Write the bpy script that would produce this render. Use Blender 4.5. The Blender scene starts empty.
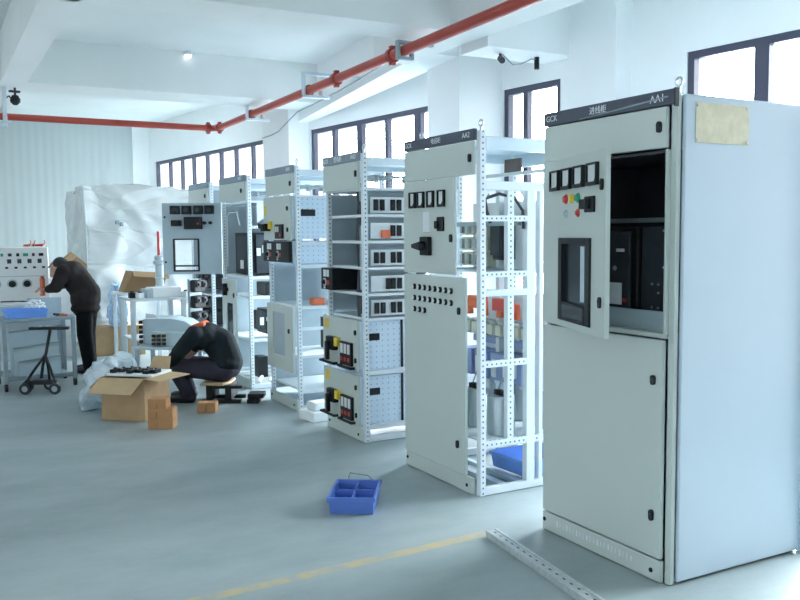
import bpy, bmesh, math, random
from mathutils import Vector, Matrix, noise
random.seed(7)
SC = bpy.context.scene
COL = SC.collection
PI = math.pi

# ------------------------------------------------------------------ materials
def pm(name, c, rough=.5, metal=0.0, var=.06, scale=6.0, bump=0.0, bscale=60, spec=.5):
    m = bpy.data.materials.new(name); m.use_nodes = True
    nt = m.node_tree; b = nt.nodes['Principled BSDF']
    b.inputs['Roughness'].default_value = rough; b.inputs['Metallic'].default_value = metal
    b.inputs['Specular IOR Level'].default_value = spec
    tc = nt.nodes.new('ShaderNodeTexCoord')
    n = nt.nodes.new('ShaderNodeTexNoise'); n.inputs['Scale'].default_value = scale; n.inputs['Detail'].default_value = 4
    r = nt.nodes.new('ShaderNodeValToRGB')
    r.color_ramp.elements[0].position = .3; r.color_ramp.elements[1].position = .7
    r.color_ramp.elements[0].color = tuple(max(0, x*(1-var)) for x in c)+(1,)
    r.color_ramp.elements[1].color = tuple(min(1, x*(1+var)) for x in c)+(1,)
    L = nt.links.new
    L(tc.outputs['Object'], n.inputs['Vector']); L(n.outputs['Fac'], r.inputs['Fac']); L(r.outputs['Color'], b.inputs['Base Color'])
    if bump:
        n2 = nt.nodes.new('ShaderNodeTexNoise'); n2.inputs['Scale'].default_value = bscale; n2.inputs['Detail'].default_value = 5
        bp = nt.nodes.new('ShaderNodeBump'); bp.inputs['Strength'].default_value = bump; bp.inputs['Distance'].default_value = .02
        L(tc.outputs['Object'], n2.inputs['Vector']); L(n2.outputs['Fac'], bp.inputs['Height']); L(bp.outputs['Normal'], b.inputs['Normal'])
    return m

def perforated(name, c, pitch=.034, rad=.0062, rough=.45):
    m = pm(name, c, rough, 0, .03); nt = m.node_tree; L = nt.links.new
    b = nt.nodes['Principled BSDF']; src = b.inputs['Base Color'].links[0].from_socket
    uv = nt.nodes.new('ShaderNodeUVMap'); uv.uv_map = 'UVMap'
    s = nt.nodes.new('ShaderNodeSeparateXYZ'); L(uv.outputs[0], s.inputs[0])
    def mth(op, a, bb):
        k = nt.nodes.new('ShaderNodeMath'); k.operation = op
        for i, v in enumerate((a, bb)):
            if v is None: continue
            if isinstance(v, (int, float)): k.inputs[i].default_value = v
            else: L(v, k.inputs[i])
        return k.outputs[0]
    fy = mth('SUBTRACT', mth('FLOORED_MODULO', s.outputs[1], pitch), pitch/2)
    d = mth('SQRT', mth('ADD', mth('MULTIPLY', s.outputs[0], s.outputs[0]), mth('MULTIPLY', fy, fy)), None)
    hole = mth('LESS_THAN', d, rad)
    mix = nt.nodes.new('ShaderNodeMix'); mix.data_type = 'RGBA'
    L(hole, mix.inputs['Factor']); L(src, mix.inputs[6]); mix.inputs[7].default_value = (.13, .165, .20, 1)
    L(mix.outputs[2], b.inputs['Base Color'])
    return m

def dotted(name, c, px, pz, rad, hole=(.30, .39, .50, 1)):
    """sheet metal punched with a grid of small holes (object coordinates: y and z)"""
    m = pm(name, c, .45, 0, .03); nt = m.node_tree; L = nt.links.new
    b = nt.nodes['Principled BSDF']; src = b.inputs['Base Color'].links[0].from_socket
    tc = nt.nodes.new('ShaderNodeTexCoord'); s = nt.nodes.new('ShaderNodeSeparateXYZ'); L(tc.outputs['Object'], s.inputs[0])
    def mth(op, a, bb=None):
        k = nt.nodes.new('ShaderNodeMath'); k.operation = op
        for i, v in enumerate((a, bb)):
            if v is None: continue
            if isinstance(v, (int, float)): k.inputs[i].default_value = v
            else: L(v, k.inputs[i])
        return k.outputs[0]
    a = mth('SUBTRACT', mth('FLOORED_MODULO', s.outputs[1], px), px/2)
    c2 = mth('SUBTRACT', mth('FLOORED_MODULO', s.outputs[2], pz), pz/2)
    d = mth('SQRT', mth('ADD', mth('MULTIPLY', a, a), mth('MULTIPLY', c2, c2)))
    h = mth('LESS_THAN', d, rad)
    mix = nt.nodes.new('ShaderNodeMix'); mix.data_type = 'RGBA'
    L(h, mix.inputs['Factor']); L(src, mix.inputs[6]); mix.inputs[7].default_value = hole
    L(mix.outputs[2], b.inputs['Base Color'])
    return m

def glass_mat(name, tint=(1, 1, 1), gloss=.08):
    m = bpy.data.materials.new(name); m.use_nodes = True; nt = m.node_tree; nt.nodes.clear()
    o = nt.nodes.new('ShaderNodeOutputMaterial'); mx = nt.nodes.new('ShaderNodeMixShader'); t = nt.nodes.new('ShaderNodeBsdfTransparent')
    g = nt.nodes.new('ShaderNodeBsdfGlossy'); g.inputs['Roughness'].default_value = .03
    t.inputs['Color'].default_value = tuple(tint)+(1,); mx.inputs[0].default_value = gloss
    nt.links.new(t.outputs[0], mx.inputs[1]); nt.links.new(g.outputs[0], mx.inputs[2]); nt.links.new(mx.outputs[0], o.inputs[0])
    return m

def sheet_mat(name, c, trans, bump, bscale, rough=.25):
    m = pm(name, c, rough, 0, .04, 3, bump, bscale); nt = m.node_tree; b = nt.nodes['Principled BSDF']
    o = nt.nodes['Material Output']; t = nt.nodes.new('ShaderNodeBsdfTransparent'); t.inputs['Color'].default_value = tuple(c)+(1,)
    mx = nt.nodes.new('ShaderNodeMixShader'); mx.inputs[0].default_value = trans
    nt.links.new(b.outputs[0], mx.inputs[1]); nt.links.new(t.outputs[0], mx.inputs[2]); nt.links.new(mx.outputs[0], o.inputs[0])
    return m

def emit_mat(name, c, s):
    m = bpy.data.materials.new(name); m.use_nodes = True; b = m.node_tree.nodes['Principled BSDF']
    b.inputs['Base Color'].default_value = tuple(c)+(1,); b.inputs['Emission Color'].default_value = tuple(c)+(1,); b.inputs['Emission Strength'].default_value = s
    return m

M = {}
M['wall'] = pm('white_wall_paint', (.84, .87, .88), .75, 0, .02, 2)
M['ceil'] = pm('ceiling_paint', (.78, .82, .82), .8, 0, .03, 1.5)
M['frame'] = pm('slate_window_frame', (.05, .055, .09), .4, 0, .05)
M['glass'] = glass_mat('window_glass')
M['door'] = pm('grey_green_enamel', (.555, .622, .59), .38, 0, .02, 2)
M['side'] = pm('daylit_blue_enamel', (.50, .60, .68), .35, 0, .02, 2)  # cabinet enamel again, with bluish daylight put into its colour
M['galv'] = pm('galvanised_steel', (.60, .70, .76), .35, .55, .06, 5)
M['white'] = pm('white_steel', (.74, .80, .83), .4, 0, .03)
M['perf'] = perforated('perforated_steel', (.72, .79, .83))
M['perfside'] = dotted('punched_plate', (.63, .75, .86), .05, .042, .0055)
M['banner'] = pm('slate_banner', (.055, .07, .105), .4, 0, .1, 20)
M['bannerlight'] = pm('faded_banner', (.22, .28, .33), .45, 0, .1, 20)
M['text'] = pm('white_lettering', (.75, .8, .84), .5, 0, .02)
M['black'] = pm('black_plastic', (.012, .015, .018), .45, 0, .2, 12, 0, 60, .25)
M['dark'] = pm('dark_grey_plastic', (.036, .045, .055), .5, 0, .15, 12, 0, 60, .3)
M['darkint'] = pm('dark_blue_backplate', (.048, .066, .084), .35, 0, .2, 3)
M['intgrey'] = pm('interior_grey', (.40, .49, .54), .5, 0, .06)
M['meter'] = pm('meter_face', (.72, .77, .78), .35, 0, .02)
M['beige'] = pm('beige_fuse', (.66, .68, .56), .5, 0, .06, 15)
M['red'] = pm('red_plastic', (.55, .045, .035), .4, 0, .1, 12)
M['orange'] = pm('orange_insulator', (.66, .14, .05), .45, 0, .12, 15)
M['yellow'] = pm('yellow_plastic', (.75, .55, .06), .45, 0, .08, 12)
M['green'] = pm('green_lens', (.02, .30, .17), .3, 0, .08, 12)
M['purple'] = pm('violet_blue_plate', (.27, .36, .60), .5, 0, .15, 6)
M['capgrey'] = pm('capacitor_grey', (.40, .47, .50), .3, .5, .06)
M['brass'] = pm('brass', (.55, .40, .16), .35, .8, .1)
M['steel'] = pm('steel', (.55, .60, .62), .3, .8, .08)
M['rail'] = pm('dull_aluminium', (.56, .61, .62), .4, .4, .12, 30)
M['pipe'] = pm('red_pipe_paint', (.37, .045, .030), .42, 0, .12, 4)
M['pipedark'] = pm('dark_red_coupling', (.28, .03, .025), .45, 0, .12, 10)
M['plate'] = pm('beige_protective_film', (.60, .55, .38), .4, 0, .12, 18)
M['card'] = pm('corrugated_cardboard', (.43, .285, .155), .8, 0, .08, 10, .1, 90)
M['cardin'] = pm('cardboard_inside', (.30, .185, .095), .85, 0, .08, 10)
M['cardlight'] = pm('pale_cardboard', (.52, .37, .215), .8, 0, .06, 10)
M['cardred'] = pm('red_brown_cardboard', (.47, .235, .10), .75, 0, .07, 12)
M['bluebin'] = pm('blue_plastic', (.10, .20, .60), .38, 0, .06, 8)
M['bluebin2'] = pm('bright_blue_plastic', (.16, .36, .85), .38, 0, .06, 8)
M['foam'] = pm('white_foam', (.80, .85, .86), .8, 0, .03)
M['wrap'] = pm('white_plastic_wrap', (.70, .75, .755), .3, 0, .03, 2, .2, 3)
M['bag'] = sheet_mat('clear_plastic_bag', (.78, .87, .92), .42, .5, 7)
M['bluebag'] = sheet_mat('bluish_plastic_bag', (.55, .74, .95), .12, .6, 12)
M['table'] = pm('pale_blue_table', (.45, .56, .62), .45, 0, .05)
M['tablegrey'] = pm('grey_trolley', (.28, .35, .39), .45, .2, .08)
M['console'] = pm('white_console', (.80, .82, .82), .4, 0, .02)
M['wood'] = pm('light_wood', (.50, .37, .22), .55, 0, .15, 14)
M['rubber'] = pm('black_rubber', (.02, .022, .024), .7, 0, .2)
M['skin'] = pm('skin', (.52, .32, .24), .55, 0, .05)
M['hair'] = pm('black_hair', (.012, .012, .014), .6, 0, .3, 40)
M['jacket'] = pm('charcoal_jacket', (.026, .023, .023), .9, 0, .2, 8, .15, 25, .12)
M['jacket2'] = pm('dark_teal_jacket', (.017, .024, .028), .9, 0, .2, 8, .15, 25, .12)
M['collar'] = pm('orange_collar', (.55, .10, .03), .7, 0, .1)
M['trousers'] = pm('black_trousers', (.008, .009, .011), .9, 0, .2, 8, 0, 60, .1)
M['trousers2'] = pm('plum_grey_trousers', (.046, .043, .062), .9, 0, .15, 8, 0, 60, .12)
M['shoe'] = pm('black_shoe', (.015, .015, .017), .5, 0, .2)
M['porcelain'] = pm('grey_insulator', (.45, .55, .58), .3, 0, .04)
M['screen'] = pm('smoked_window', (.012, .020, .028), .2, 0, .1, 6, 0, 60, .2)
M['brown'] = pm('brown_insulating_board', (.13, .10, .10), .55, 0, .1)
M['lamp'] = emit_mat('lamp_glow', (1, 1, 1), 3)

def floor_mat():
    m = pm('painted_concrete', (.35, .41, .42), .42, 0, .09, .5); nt = m.node_tree; L = nt.links.new
    b = nt.nodes['Principled BSDF']; src = b.inputs['Base Color'].links[0].from_socket
    tc = nt.nodes.new('ShaderNodeTexCoord'); s = nt.nodes.new('ShaderNodeSeparateXYZ'); L(tc.outputs['Object'], s.inputs[0])
    def mth(op, a, bb=None, cl=False):
        k = nt.nodes.new('ShaderNodeMath'); k.operation = op; k.use_clamp = cl
        for i, v in enumerate((a, bb)):
            if v is None: continue
            if isinstance(v, (int, float)): k.inputs[i].default_value = v
            else: L(v, k.inputs[i])
        return k.outputs[0]
    # scuffs and grime
    n = nt.nodes.new('ShaderNodeTexNoise'); n.inputs['Scale'].default_value = 2.2; n.inputs['Detail'].default_value = 8; n.inputs['Roughness'].default_value = .7
    mp = nt.nodes.new('ShaderNodeMapping'); mp.inputs['Scale'].default_value = (1, .45, 1); L(tc.outputs['Object'], mp.inputs[0]); L(mp.outputs[0], n.inputs['Vector'])
    r = nt.nodes.new('ShaderNodeValToRGB'); r.color_ramp.elements[0].position = .30; r.color_ramp.elements[1].position = .62
    r.color_ramp.elements[0].color = (.72, .76, .76, 1); r.color_ramp.elements[1].color = (1.0, 1.0, 1.0, 1)
    L(n.outputs['Fac'], r.inputs['Fac'])
    mul = nt.nodes.new('ShaderNodeMix'); mul.data_type = 'RGBA'; mul.blend_type = 'MULTIPLY'; mul.inputs['Factor'].default_value = .9
    L(src, mul.inputs[6]); L(r.outputs['Color'], mul.inputs[7])
    # worn yellow marking line along Y at X = -0.90
    wob = nt.nodes.new('ShaderNodeTexNoise'); wob.inputs['Scale'].default_value = 9; wob.inputs['Detail'].default_value = 6; L(tc.outputs['Object'], wob.inputs['Vector'])
    xx = mth('ADD', mth('ADD', s.outputs[0], .985), mth('MULTIPLY', s.outputs[1], .0455))
    d = mth('ABSOLUTE', xx)
    line = mth('LESS_THAN', d, .036)
    far = mth('LESS_THAN', s.outputs[1], -.30)
    wear = mth('MULTIPLY', mth('SUBTRACT', wob.outputs['Fac'], .30), 3.2, True)
    fac = mth('MULTIPLY', mth('MULTIPLY', line, far), mth('MULTIPLY', wear, .75))
    mix = nt.nodes.new('ShaderNodeMix'); mix.data_type = 'RGBA'; L(fac, mix.inputs['Factor']); L(mul.outputs[2], mix.inputs[6]); mix.inputs[7].default_value = (.60, .45, .18, 1)
    L(mix.outputs[2], b.inputs['Base Color'])
    rr = nt.nodes.new('ShaderNodeMapRange'); rr.inputs['To Min'].default_value = .5; rr.inputs['To Max'].default_value = .3; L(n.outputs['Fac'], rr.inputs['Value']); L(rr.outputs[0], b.inputs['Roughness'])
    return m
M['floor'] = floor_mat()

def panel_mat():
    m = pm('ribbed_wall_panel', (.46, .52, .53), .5, 0, .03, 1); nt = m.node_tree; L = nt.links.new; b = nt.nodes['Principled BSDF']
    tc = nt.nodes.new('ShaderNodeTexCoord'); w = nt.nodes.new('ShaderNodeTexWave'); w.bands_direction = 'Y'; w.inputs['Scale'].default_value = 2.4
    bp = nt.nodes.new('ShaderNodeBump'); bp.inputs['Strength'].default_value = .12; bp.inputs['Distance'].default_value = .02
    L(tc.outputs['Object'], w.inputs['Vector']); L(w.outputs['Fac'], bp.inputs['Height']); L(bp.outputs['Normal'], b.inputs['Normal'])
    return m
M['panel'] = panel_mat()
def creases(m, scale, strength, dist):
    nt = m.node_tree; L = nt.links.new; b = nt.nodes['Principled BSDF']; tc = nt.nodes.new('ShaderNodeTexCoord')
    mp = nt.nodes.new('ShaderNodeMapping'); mp.inputs['Rotation'].default_value = (.7, .2, .3); mp.inputs['Scale'].default_value = (1, .55, 1.5); L(tc.outputs['Object'], mp.inputs[0])
    n = nt.nodes.new('ShaderNodeTexNoise'); n.inputs['Scale'].default_value = 1.2; L(mp.outputs[0], n.inputs['Vector'])
    mx = nt.nodes.new('ShaderNodeVectorMath'); mx.operation = 'ADD'; L(mp.outputs[0], mx.inputs[0]); L(n.outputs['Color'], mx.inputs[1])
    v = nt.nodes.new('ShaderNodeTexVoronoi'); v.feature = 'DISTANCE_TO_EDGE'; v.inputs['Scale'].default_value = scale; L(mx.outputs[0], v.inputs['Vector'])
    bp = nt.nodes.new('ShaderNodeBump'); bp.inputs['Strength'].default_value = strength; bp.inputs['Distance'].default_value = dist
    L(v.outputs['Distance'], bp.inputs['Height'])
    if b.inputs['Normal'].links: L(b.inputs['Normal'].links[0].from_socket, bp.inputs['Normal'])
    L(bp.outputs['Normal'], b.inputs['Normal'])
creases(M['wrap'], 1.5, .9, .16); creases(M['bag'], 5, .9, .06); creases(M['bluebag'], 6, .9, .05)

# ------------------------------------------------------------------ mesh builder
class MB:
    def __init__(s): s.v = []; s.f = []; s.mi = []; s.uv = []
    def _face(s, idx, mi, uv=None): s.f.append(idx); s.mi.append(mi); s.uv.append(uv or [(9, 9)]*len(idx))
    def box(s, x0, x1, y0, y1, z0, z1, mi=0, perf=False):
        x0, x1 = sorted((x0, x1)); y0, y1 = sorted((y0, y1)); z0, z1 = sorted((z0, z1))
        b = len(s.v); P = [(x, y, z) for z in (z0, z1) for y in (y0, y1) for x in (x0, x1)]; s.v += P
        F = [((0, 2, 3, 1), 2), ((4, 5, 7, 6), 2), ((0, 1, 5, 4), 1), ((2, 6, 7, 3), 1), ((0, 4, 6, 2), 0), ((1, 3, 7, 5), 0)]
        dims = (x1-x0, y1-y0, z1-z0); la = dims.index(max(dims)); c = ((x0+x1)/2, (y0+y1)/2, (z0+z1)/2)
        for f, n in F:
            uv = None
            if perf and n != la and not (la == 2 and n == 1):
                u = ({0, 1, 2}-{n, la}).pop(); uv = [(P[i][u]-c[u], P[i][la]) for i in f]
            s._face([b+i for i in f], mi, uv)
        return s
    def cyl(s, p0, p1, r, n=14, r2=None, mi=0, cap=True):
        p0 = Vector(p0); p1 = Vector(p1); r2 = r if r2 is None else r2; d = (p1-p0).normalized()
        a = d.orthogonal().normalized(); c = d.cross(a); b = len(s.v)
        for p, rr in ((p0, r), (p1, r2)):
            for i in range(n):
                t = 2*PI*i/n; s.v.append(tuple(p+(a*math.cos(t)+c*math.sin(t))*rr))
        for i in range(n): j = (i+1) % n; s._face([b+i, b+j, b+n+j, b+n+i], mi)
        if cap: s._face([b+i for i in range(n)][::-1], mi); s._face([b+n+i for i in range(n)], mi)
        return s
    def lathe(s, c, prof, n=18, mi=0, axis='z'):
        b = len(s.v)
        for r, h in prof:
            for i in range(n):
                t = 2*PI*i/n
                if axis == 'z': s.v.append((c[0]+r*math.cos(t), c[1]+r*math.sin(t), c[2]+h))
                elif axis == 'y': s.v.append((c[0]+r*math.cos(t), c[1]-h, c[2]+r*math.sin(t)))
                else: s.v.append((c[0]+h, c[1]+r*math.cos(t), c[2]+r*math.sin(t)))
        m = len(prof)
        for k in range(m-1):
            for i in range(n): j = (i+1) % n; s._face([b+k*n+i, b+k*n+j, b+(k+1)*n+j, b+(k+1)*n+i], mi)
        s._face([b+i for i in range(n)][::-1], mi); s._face([b+(m-1)*n+i for i in range(n)], mi)
        return s
    def tube(s, pts, r, n=8, mi=0):
        pts = [Vector(p) for p in pts]; b = len(s.v); a = None
        for k, p in enumerate(pts):
            d = (pts[min(k+1, len(pts)-1)]-pts[max(k-1, 0)]).normalized()
            a = d.orthogonal().normalized() if a is None else (a-d*a.dot(d)).normalized()
            c = d.cross(a)
            for i in range(n): t = 2*PI*i/n; s.v.append(tuple(p+(a*math.cos(t)+c*math.sin(t))*r))
        for k in range(len(pts)-1):
            for i in range(n): j = (i+1) % n; s._face([b+k*n+i, b+k*n+j, b+(k+1)*n+j, b+(k+1)*n+i], mi)
        s._face([b+i for i in range(n)][::-1], mi); e = b+(len(pts)-1)*n; s._face([e+i for i in range(n)], mi)
        return s
    def torus(s, c, R, r, axis='y', n=16, m=8, mi=0):
        b = len(s.v)
        for i in range(n):
            t = 2*PI*i/n
            for j in range(m):
                u = 2*PI*j/m; q = R+r*math.cos(u); h = r*math.sin(u)
                if axis == 'y': s.v.append((c[0]+q*math.cos(t), c[1]+h, c[2]+q*math.sin(t)))
                elif axis == 'x': s.v.append((c[0]+h, c[1]+q*math.cos(t), c[2]+q*math.sin(t)))
                else: s.v.append((c[0]+q*math.cos(t), c[1]+q*math.sin(t), c[2]+h))
        for i in range(n):
            for j in range(m): s._face([b+i*m+j, b+((i+1) % n)*m+j, b+((i+1) % n)*m+(j+1) % m, b+i*m+(j+1) % m], mi)
        return s
    def hull(s, bot, top, mi=0):
        """closed solid between two loops of equal length"""
        n = len(bot); b = len(s.v); s.v += [tuple(p) for p in bot]+[tuple(p) for p in top]
        s._face([b+i for i in range(n)][::-1], mi); s._face([b+n+i for i in range(n)], mi)
        for i in range(n): j = (i+1) % n; s._face([b+i, b+j, b+n+j, b+n+i], mi)
        return s
    def slab(s, quad, th, mi=0):
        """a thin board on a planar polygon"""
        q = [Vector(p) for p in quad]; nrm = (q[1]-q[0]).cross(q[2]-q[0]).normalized()*th
        return s.hull([p-nrm/2 for p in q], [p+nrm/2 for p in q], mi)
    def build(s, name, mats, parent=None, bevel=0.0, smooth=True, loc=None, rotz=None):
        me = bpy.data.meshes.new(name); me.from_pydata(s.v, [], s.f)
        if not isinstance(mats, (list, tuple)): mats = [mats]
        for m in mats: me.materials.append(M[m] if isinstance(m, str) else m)
        uvl = me.uv_layers.new(name='UVMap'); k = 0
        for p, mi, uv in zip(me.polygons, s.mi, s.uv):
            p.material_index = mi
            for q in uv: uvl.data[k].uv = q; k += 1
        bm = bmesh.new(); bm.from_mesh(me); bmesh.ops.recalc_face_normals(bm, faces=bm.faces); bm.to_mesh(me); bm.free()
        if smooth:
            me.polygons.foreach_set('use_smooth', [True]*len(me.polygons)); me.set_sharp_from_angle(angle=math.radians(38))
        o = bpy.data.objects.new(name, me); COL.objects.link(o)
        if parent: o.parent = parent
        if loc: o.location = loc
        if rotz is not None: o.rotation_euler.z = rotz
        if bevel:
            md = o.modifiers.new('edge', 'BEVEL'); md.width = bevel; md.segments = 2; md.limit_method = 'ANGLE'; md.angle_limit = math.radians(50)
        return o

def B(name, mats, parent, x0, x1, y0, y1, z0, z1, bevel=.002, perf=False):
    return MB().box(x0, x1, y0, y1, z0, z1, 0, perf).build(name, mats, parent, bevel)

def tag(o, label, cat, group=None):
    o['label'] = label; o['category'] = cat
    if group: o['group'] = group
    return o
def thing(name, label, cat, loc=(0, 0, 0), rotz=0, group=None):
    o = bpy.data.objects.new(name, None); COL.objects.link(o); o.location = loc; o.rotation_euler.z = rotz; o.empty_display_size = .1
    return tag(o, label, cat, group)
def struct(o): o['kind'] = 'structure'; return o

def text_mesh(name, s, size, mat, parent, loc, rot=(PI/2, 0, 0), align='LEFT', ext=.0008):
    cu = bpy.data.curves.new('t', 'FONT'); cu.body = s; cu.size = size; cu.align_x = align; cu.align_y = 'CENTER'; cu.extrude = ext
    t = bpy.data.objects.new('t', cu); me = evaluated(t)
    bpy.data.objects.remove(t); bpy.data.curves.remove(cu)
    me.materials.clear(); me.materials.append(M[mat]); me.name = name
    o = bpy.data.objects.new(name, me); COL.objects.link(o); o.parent = parent; o.location = loc; o.rotation_euler = rot
    return o

# organic shapes: overlapping spheres fused by a voxel remesh into one surface
def _sphere(us=14, vs=9):
    v = [(0, 0, 1)]; f = []
    for j in range(1, vs):
        for i in range(us):
            t = 2*PI*i/us; p = PI*j/vs; v.append((math.sin(p)*math.cos(t), math.sin(p)*math.sin(t), math.cos(p)))
    v.append((0, 0, -1)); n = len(v)-1
    for i in range(us):
        f.append((0, 1+i, 1+(i+1) % us)); k = 1+(vs-2)*us; f.append((n, k+(i+1) % us, k+i))
    for j in range(vs-2):
        for i in range(us): a = 1+j*us; f.append((a+i, a+us+i, a+us+(i+1) % us, a+(i+1) % us))
    return v, f
SPH = _sphere()
TMP = bpy.data.scenes.new('workshop')
def evaluated(o):
    TMP.collection.objects.link(o); vl = TMP.view_layers[0]; vl.update(); dg = vl.depsgraph
    me = bpy.data.meshes.new_from_object(o.evaluated_get(dg)); TMP.collection.objects.unlink(o); return me
def organic(name, parts, mat, parent, voxel=.012, smooth=6):
    V = []; Fc = []
    def ball(mt):
        b = len(V); V.extend(tuple(mt @ Vector(p)) for p in SPH[0]); Fc.extend(tuple(b+i for i in f) for f in SPH[1])
    for p in parts:
        if p[0] == 'c':
            a, ra, b, rb = Vector(p[1]), p[2], Vector(p[3]), p[4]; n = max(2, int((b-a).length/(min(ra, rb)*.5))+1)
            for i in range(n+1): t = i/n; r = ra+(rb-ra)*t; ball(Matrix.Translation(a.lerp(b, t)) @ Matrix.Diagonal((r, r, r, 1)))
        else:
            rot = Matrix.Rotation(p[3], 4, 'Y') if len(p) > 3 else Matrix()
            ball(Matrix.Translation(Vector(p[1])) @ rot @ Matrix.Diagonal((*p[2], 1)))
    me = bpy.data.meshes.new(name); me.from_pydata(V, [], Fc)
    o = bpy.data.objects.new(name, me)
    md = o.modifiers.new('r', 'REMESH'); md.mode = 'VOXEL'; md.voxel_size = voxel; md.use_smooth_shade = True
    if smooth: sm = o.modifiers.new('s', 'SMOOTH'); sm.iterations = smooth; sm.factor = .5
    me2 = evaluated(o); o.modifiers.clear(); o.data = me2; bpy.data.meshes.remove(me); me2.name = name
    me2.materials.clear(); me2.materials.append(M[mat]); me2.polygons.foreach_set('use_smooth', [True]*len(me2.polygons))
    COL.objects.link(o); o.parent = parent
    return o

# ------------------------------------------------------------------ the setting
ZS, ZB = 3.6, 3.15                       # slab and beam undersides
XF = -13.4                               # far wall
K = .943
def sc(X, Y): return (2.7477+(X-2.7477)*K, -2.8433+(Y+2.8433)*K)
WIN_TOP, SILL = 2.92, .45
A = sc(-14.061, 1.015); Bp = sc(-1.293, 2.556)
wd = Vector((Bp[0]-A[0], Bp[1]-A[1])).normalized(); wn = Vector((-wd.y, wd.x))   # along the window wall / outwards
def wallpt(t, off=0): return (A[0]+wd.x*t+wn.x*off, A[1]+wd.y*t+wn.y*off)
def wy(X): return A[1]+(X-A[0])*wd.y/wd.x
def tX(X): return (X-A[0])/wd.x

struct(B('floor', 'floor', None, -14.2, 7, -9, 4.5, -.12, 0, 0))
struct(B('ceiling', 'ceil', None, -14.2, 7, -9, 4.5, ZS, ZS+.2, 0))
struct(B('wall_far', 'panel', None, XF-.12, XF, -9, .50, 0, ZS, 0))
struct(B('trim_1', 'wall', None, XF-.12, XF+.03, .46, .52, 0, ZS, 0))
struct(B('wall_back', 'wall', None, XF-.10, XF-.02, .52, .90, 0, ZS, 0))
def pierced(name, axis, at, a0, a1, n, k0, pw=.35):
    m = MB(); g = (a1-a0)/n
    def bx(u0, u1, z0, z1):
        if axis == 'x': m.box(u0, u1, at-.12, at, z0, z1)
        else: m.box(at, at+.12, u0, u1, z0, z1)
    bx(a0, a1, 0, .9); bx(a0, a1, 3.1, ZS)
    for i in range(n+1):
        u = a0+g*i; bx(max(a0, u-pw), min(a1, u+pw), .9, 3.1)
    struct(m.build(name, 'wall'))
    for i in range(n):
        u0, u1 = a0+g*i+pw, a0+g*(i+1)-pw; f = MB(); p = MB(); q = at-.08 if axis == 'x' else at+.04
        def fb(mb, v0, v1, z0, z1, d0=0, d1=.04):
            if axis == 'x': mb.box(v0, v1, q+d0, q+d1, z0, z1)
            else: mb.box(q+d0, q+d1, v0, v1, z0, z1)
        fb(f, u0, u1, .9, .95); fb(f, u0, u1, 3.05, 3.1)
        for v in (u0, (u0+u1)/2-.03, u1-.05): fb(f, v, v+.05, .95, 3.05)
        o = struct(f.build('window_%d' % (k0+i), 'frame')); fb(p, u0+.05, u1-.05, .95, 3.05, .018, .022); p.build('pane', 'glass', o)
pierced('wall_left', 'x', -8.88, -14.2, 7, 5, 5)
pierced('wall_near', 'y', 7, -9, 4.1, 3, 10, 1.4)
# window wall: solid piers with openings
from_px = {1: (-13.09, -8.56), 2: (-7.50, -4.56), 3: (-3.92, -3.20), 4: (-1.93, 1.4)}
wb = MB()
def wbox(t0, t1, z0, z1, o0=0.0, o1=.24):
    a, b, c, d = wallpt(t0, o0), wallpt(t1, o0), wallpt(t1, o1), wallpt(t0, o1)
    wb.hull([(*a, z0), (*b, z0), (*c, z0), (*d, z0)], [(*a, z1), (*b, z1), (*c, z1), (*d, z1)])
pos = tX(-14.4)
for k in (1, 2, 3, 4):
    t0, t1 = tX(from_px[k][0]), tX(from_px[k][1])
    wbox(pos, t0, 0, ZS); wbox(t0, t1, 0, SILL); wbox(t0, t1, WIN_TOP, ZS); pos = t1
wbox(pos, tX(7), 0, ZS)
struct(wb.build('wall_right', 'wall'))
def hullbox(mb, t0, t1, o0, o1, z0, z1):
    a, b, c, d = wallpt(t0, o0), wallpt(t1, o0), wallpt(t1, o1), wallpt(t0, o1)
    mb.hull([(*a, z0), (*b, z0), (*c, z0), (*d, z0)], [(*a, z1), (*b, z1), (*c, z1), (*d, z1)])
def window(k, mull, transom=None):
    t0, t1 = tX(from_px[k][0]), tX(from_px[k][1]); f = MB(); w = .055
    hullbox(f, t0, t1, .015, .075, WIN_TOP-w, WIN_TOP); hullbox(f, t0, t1, .015, .075, SILL, SILL+w)
    hullbox(f, t0, t0+w, .015, .075, SILL+w, WIN_TOP-w); hullbox(f, t1-w, t1, .015, .075, SILL+w, WIN_TOP-w)
    for X, hw in mull: hullbox(f, tX(X)-hw, tX(X)+hw, .015, .075, SILL+w, WIN_TOP-w)
    o = struct(f.build('window_%d' % k, 'frame'))
    g = MB(); hullbox(g, t0+w, t1-w, .04, .045, SILL+w, WIN_TOP-w)
    g.build('pane', 'glass', o)
# ------------- columns and beams
def column(n, x0, x1, y0):
    struct(MB().hull([(x0, y0, 0), (x1, y0, 0), (x1, wy(x1)+.08, 0), (x0, wy(x0)+.08, 0)], [(x0, y0, ZS), (x1, y0, ZS), (x1, wy(x1)+.08, ZS), (x0, wy(x0)+.08, ZS)]).build('trim_%d' % n, 'wall'))

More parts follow.
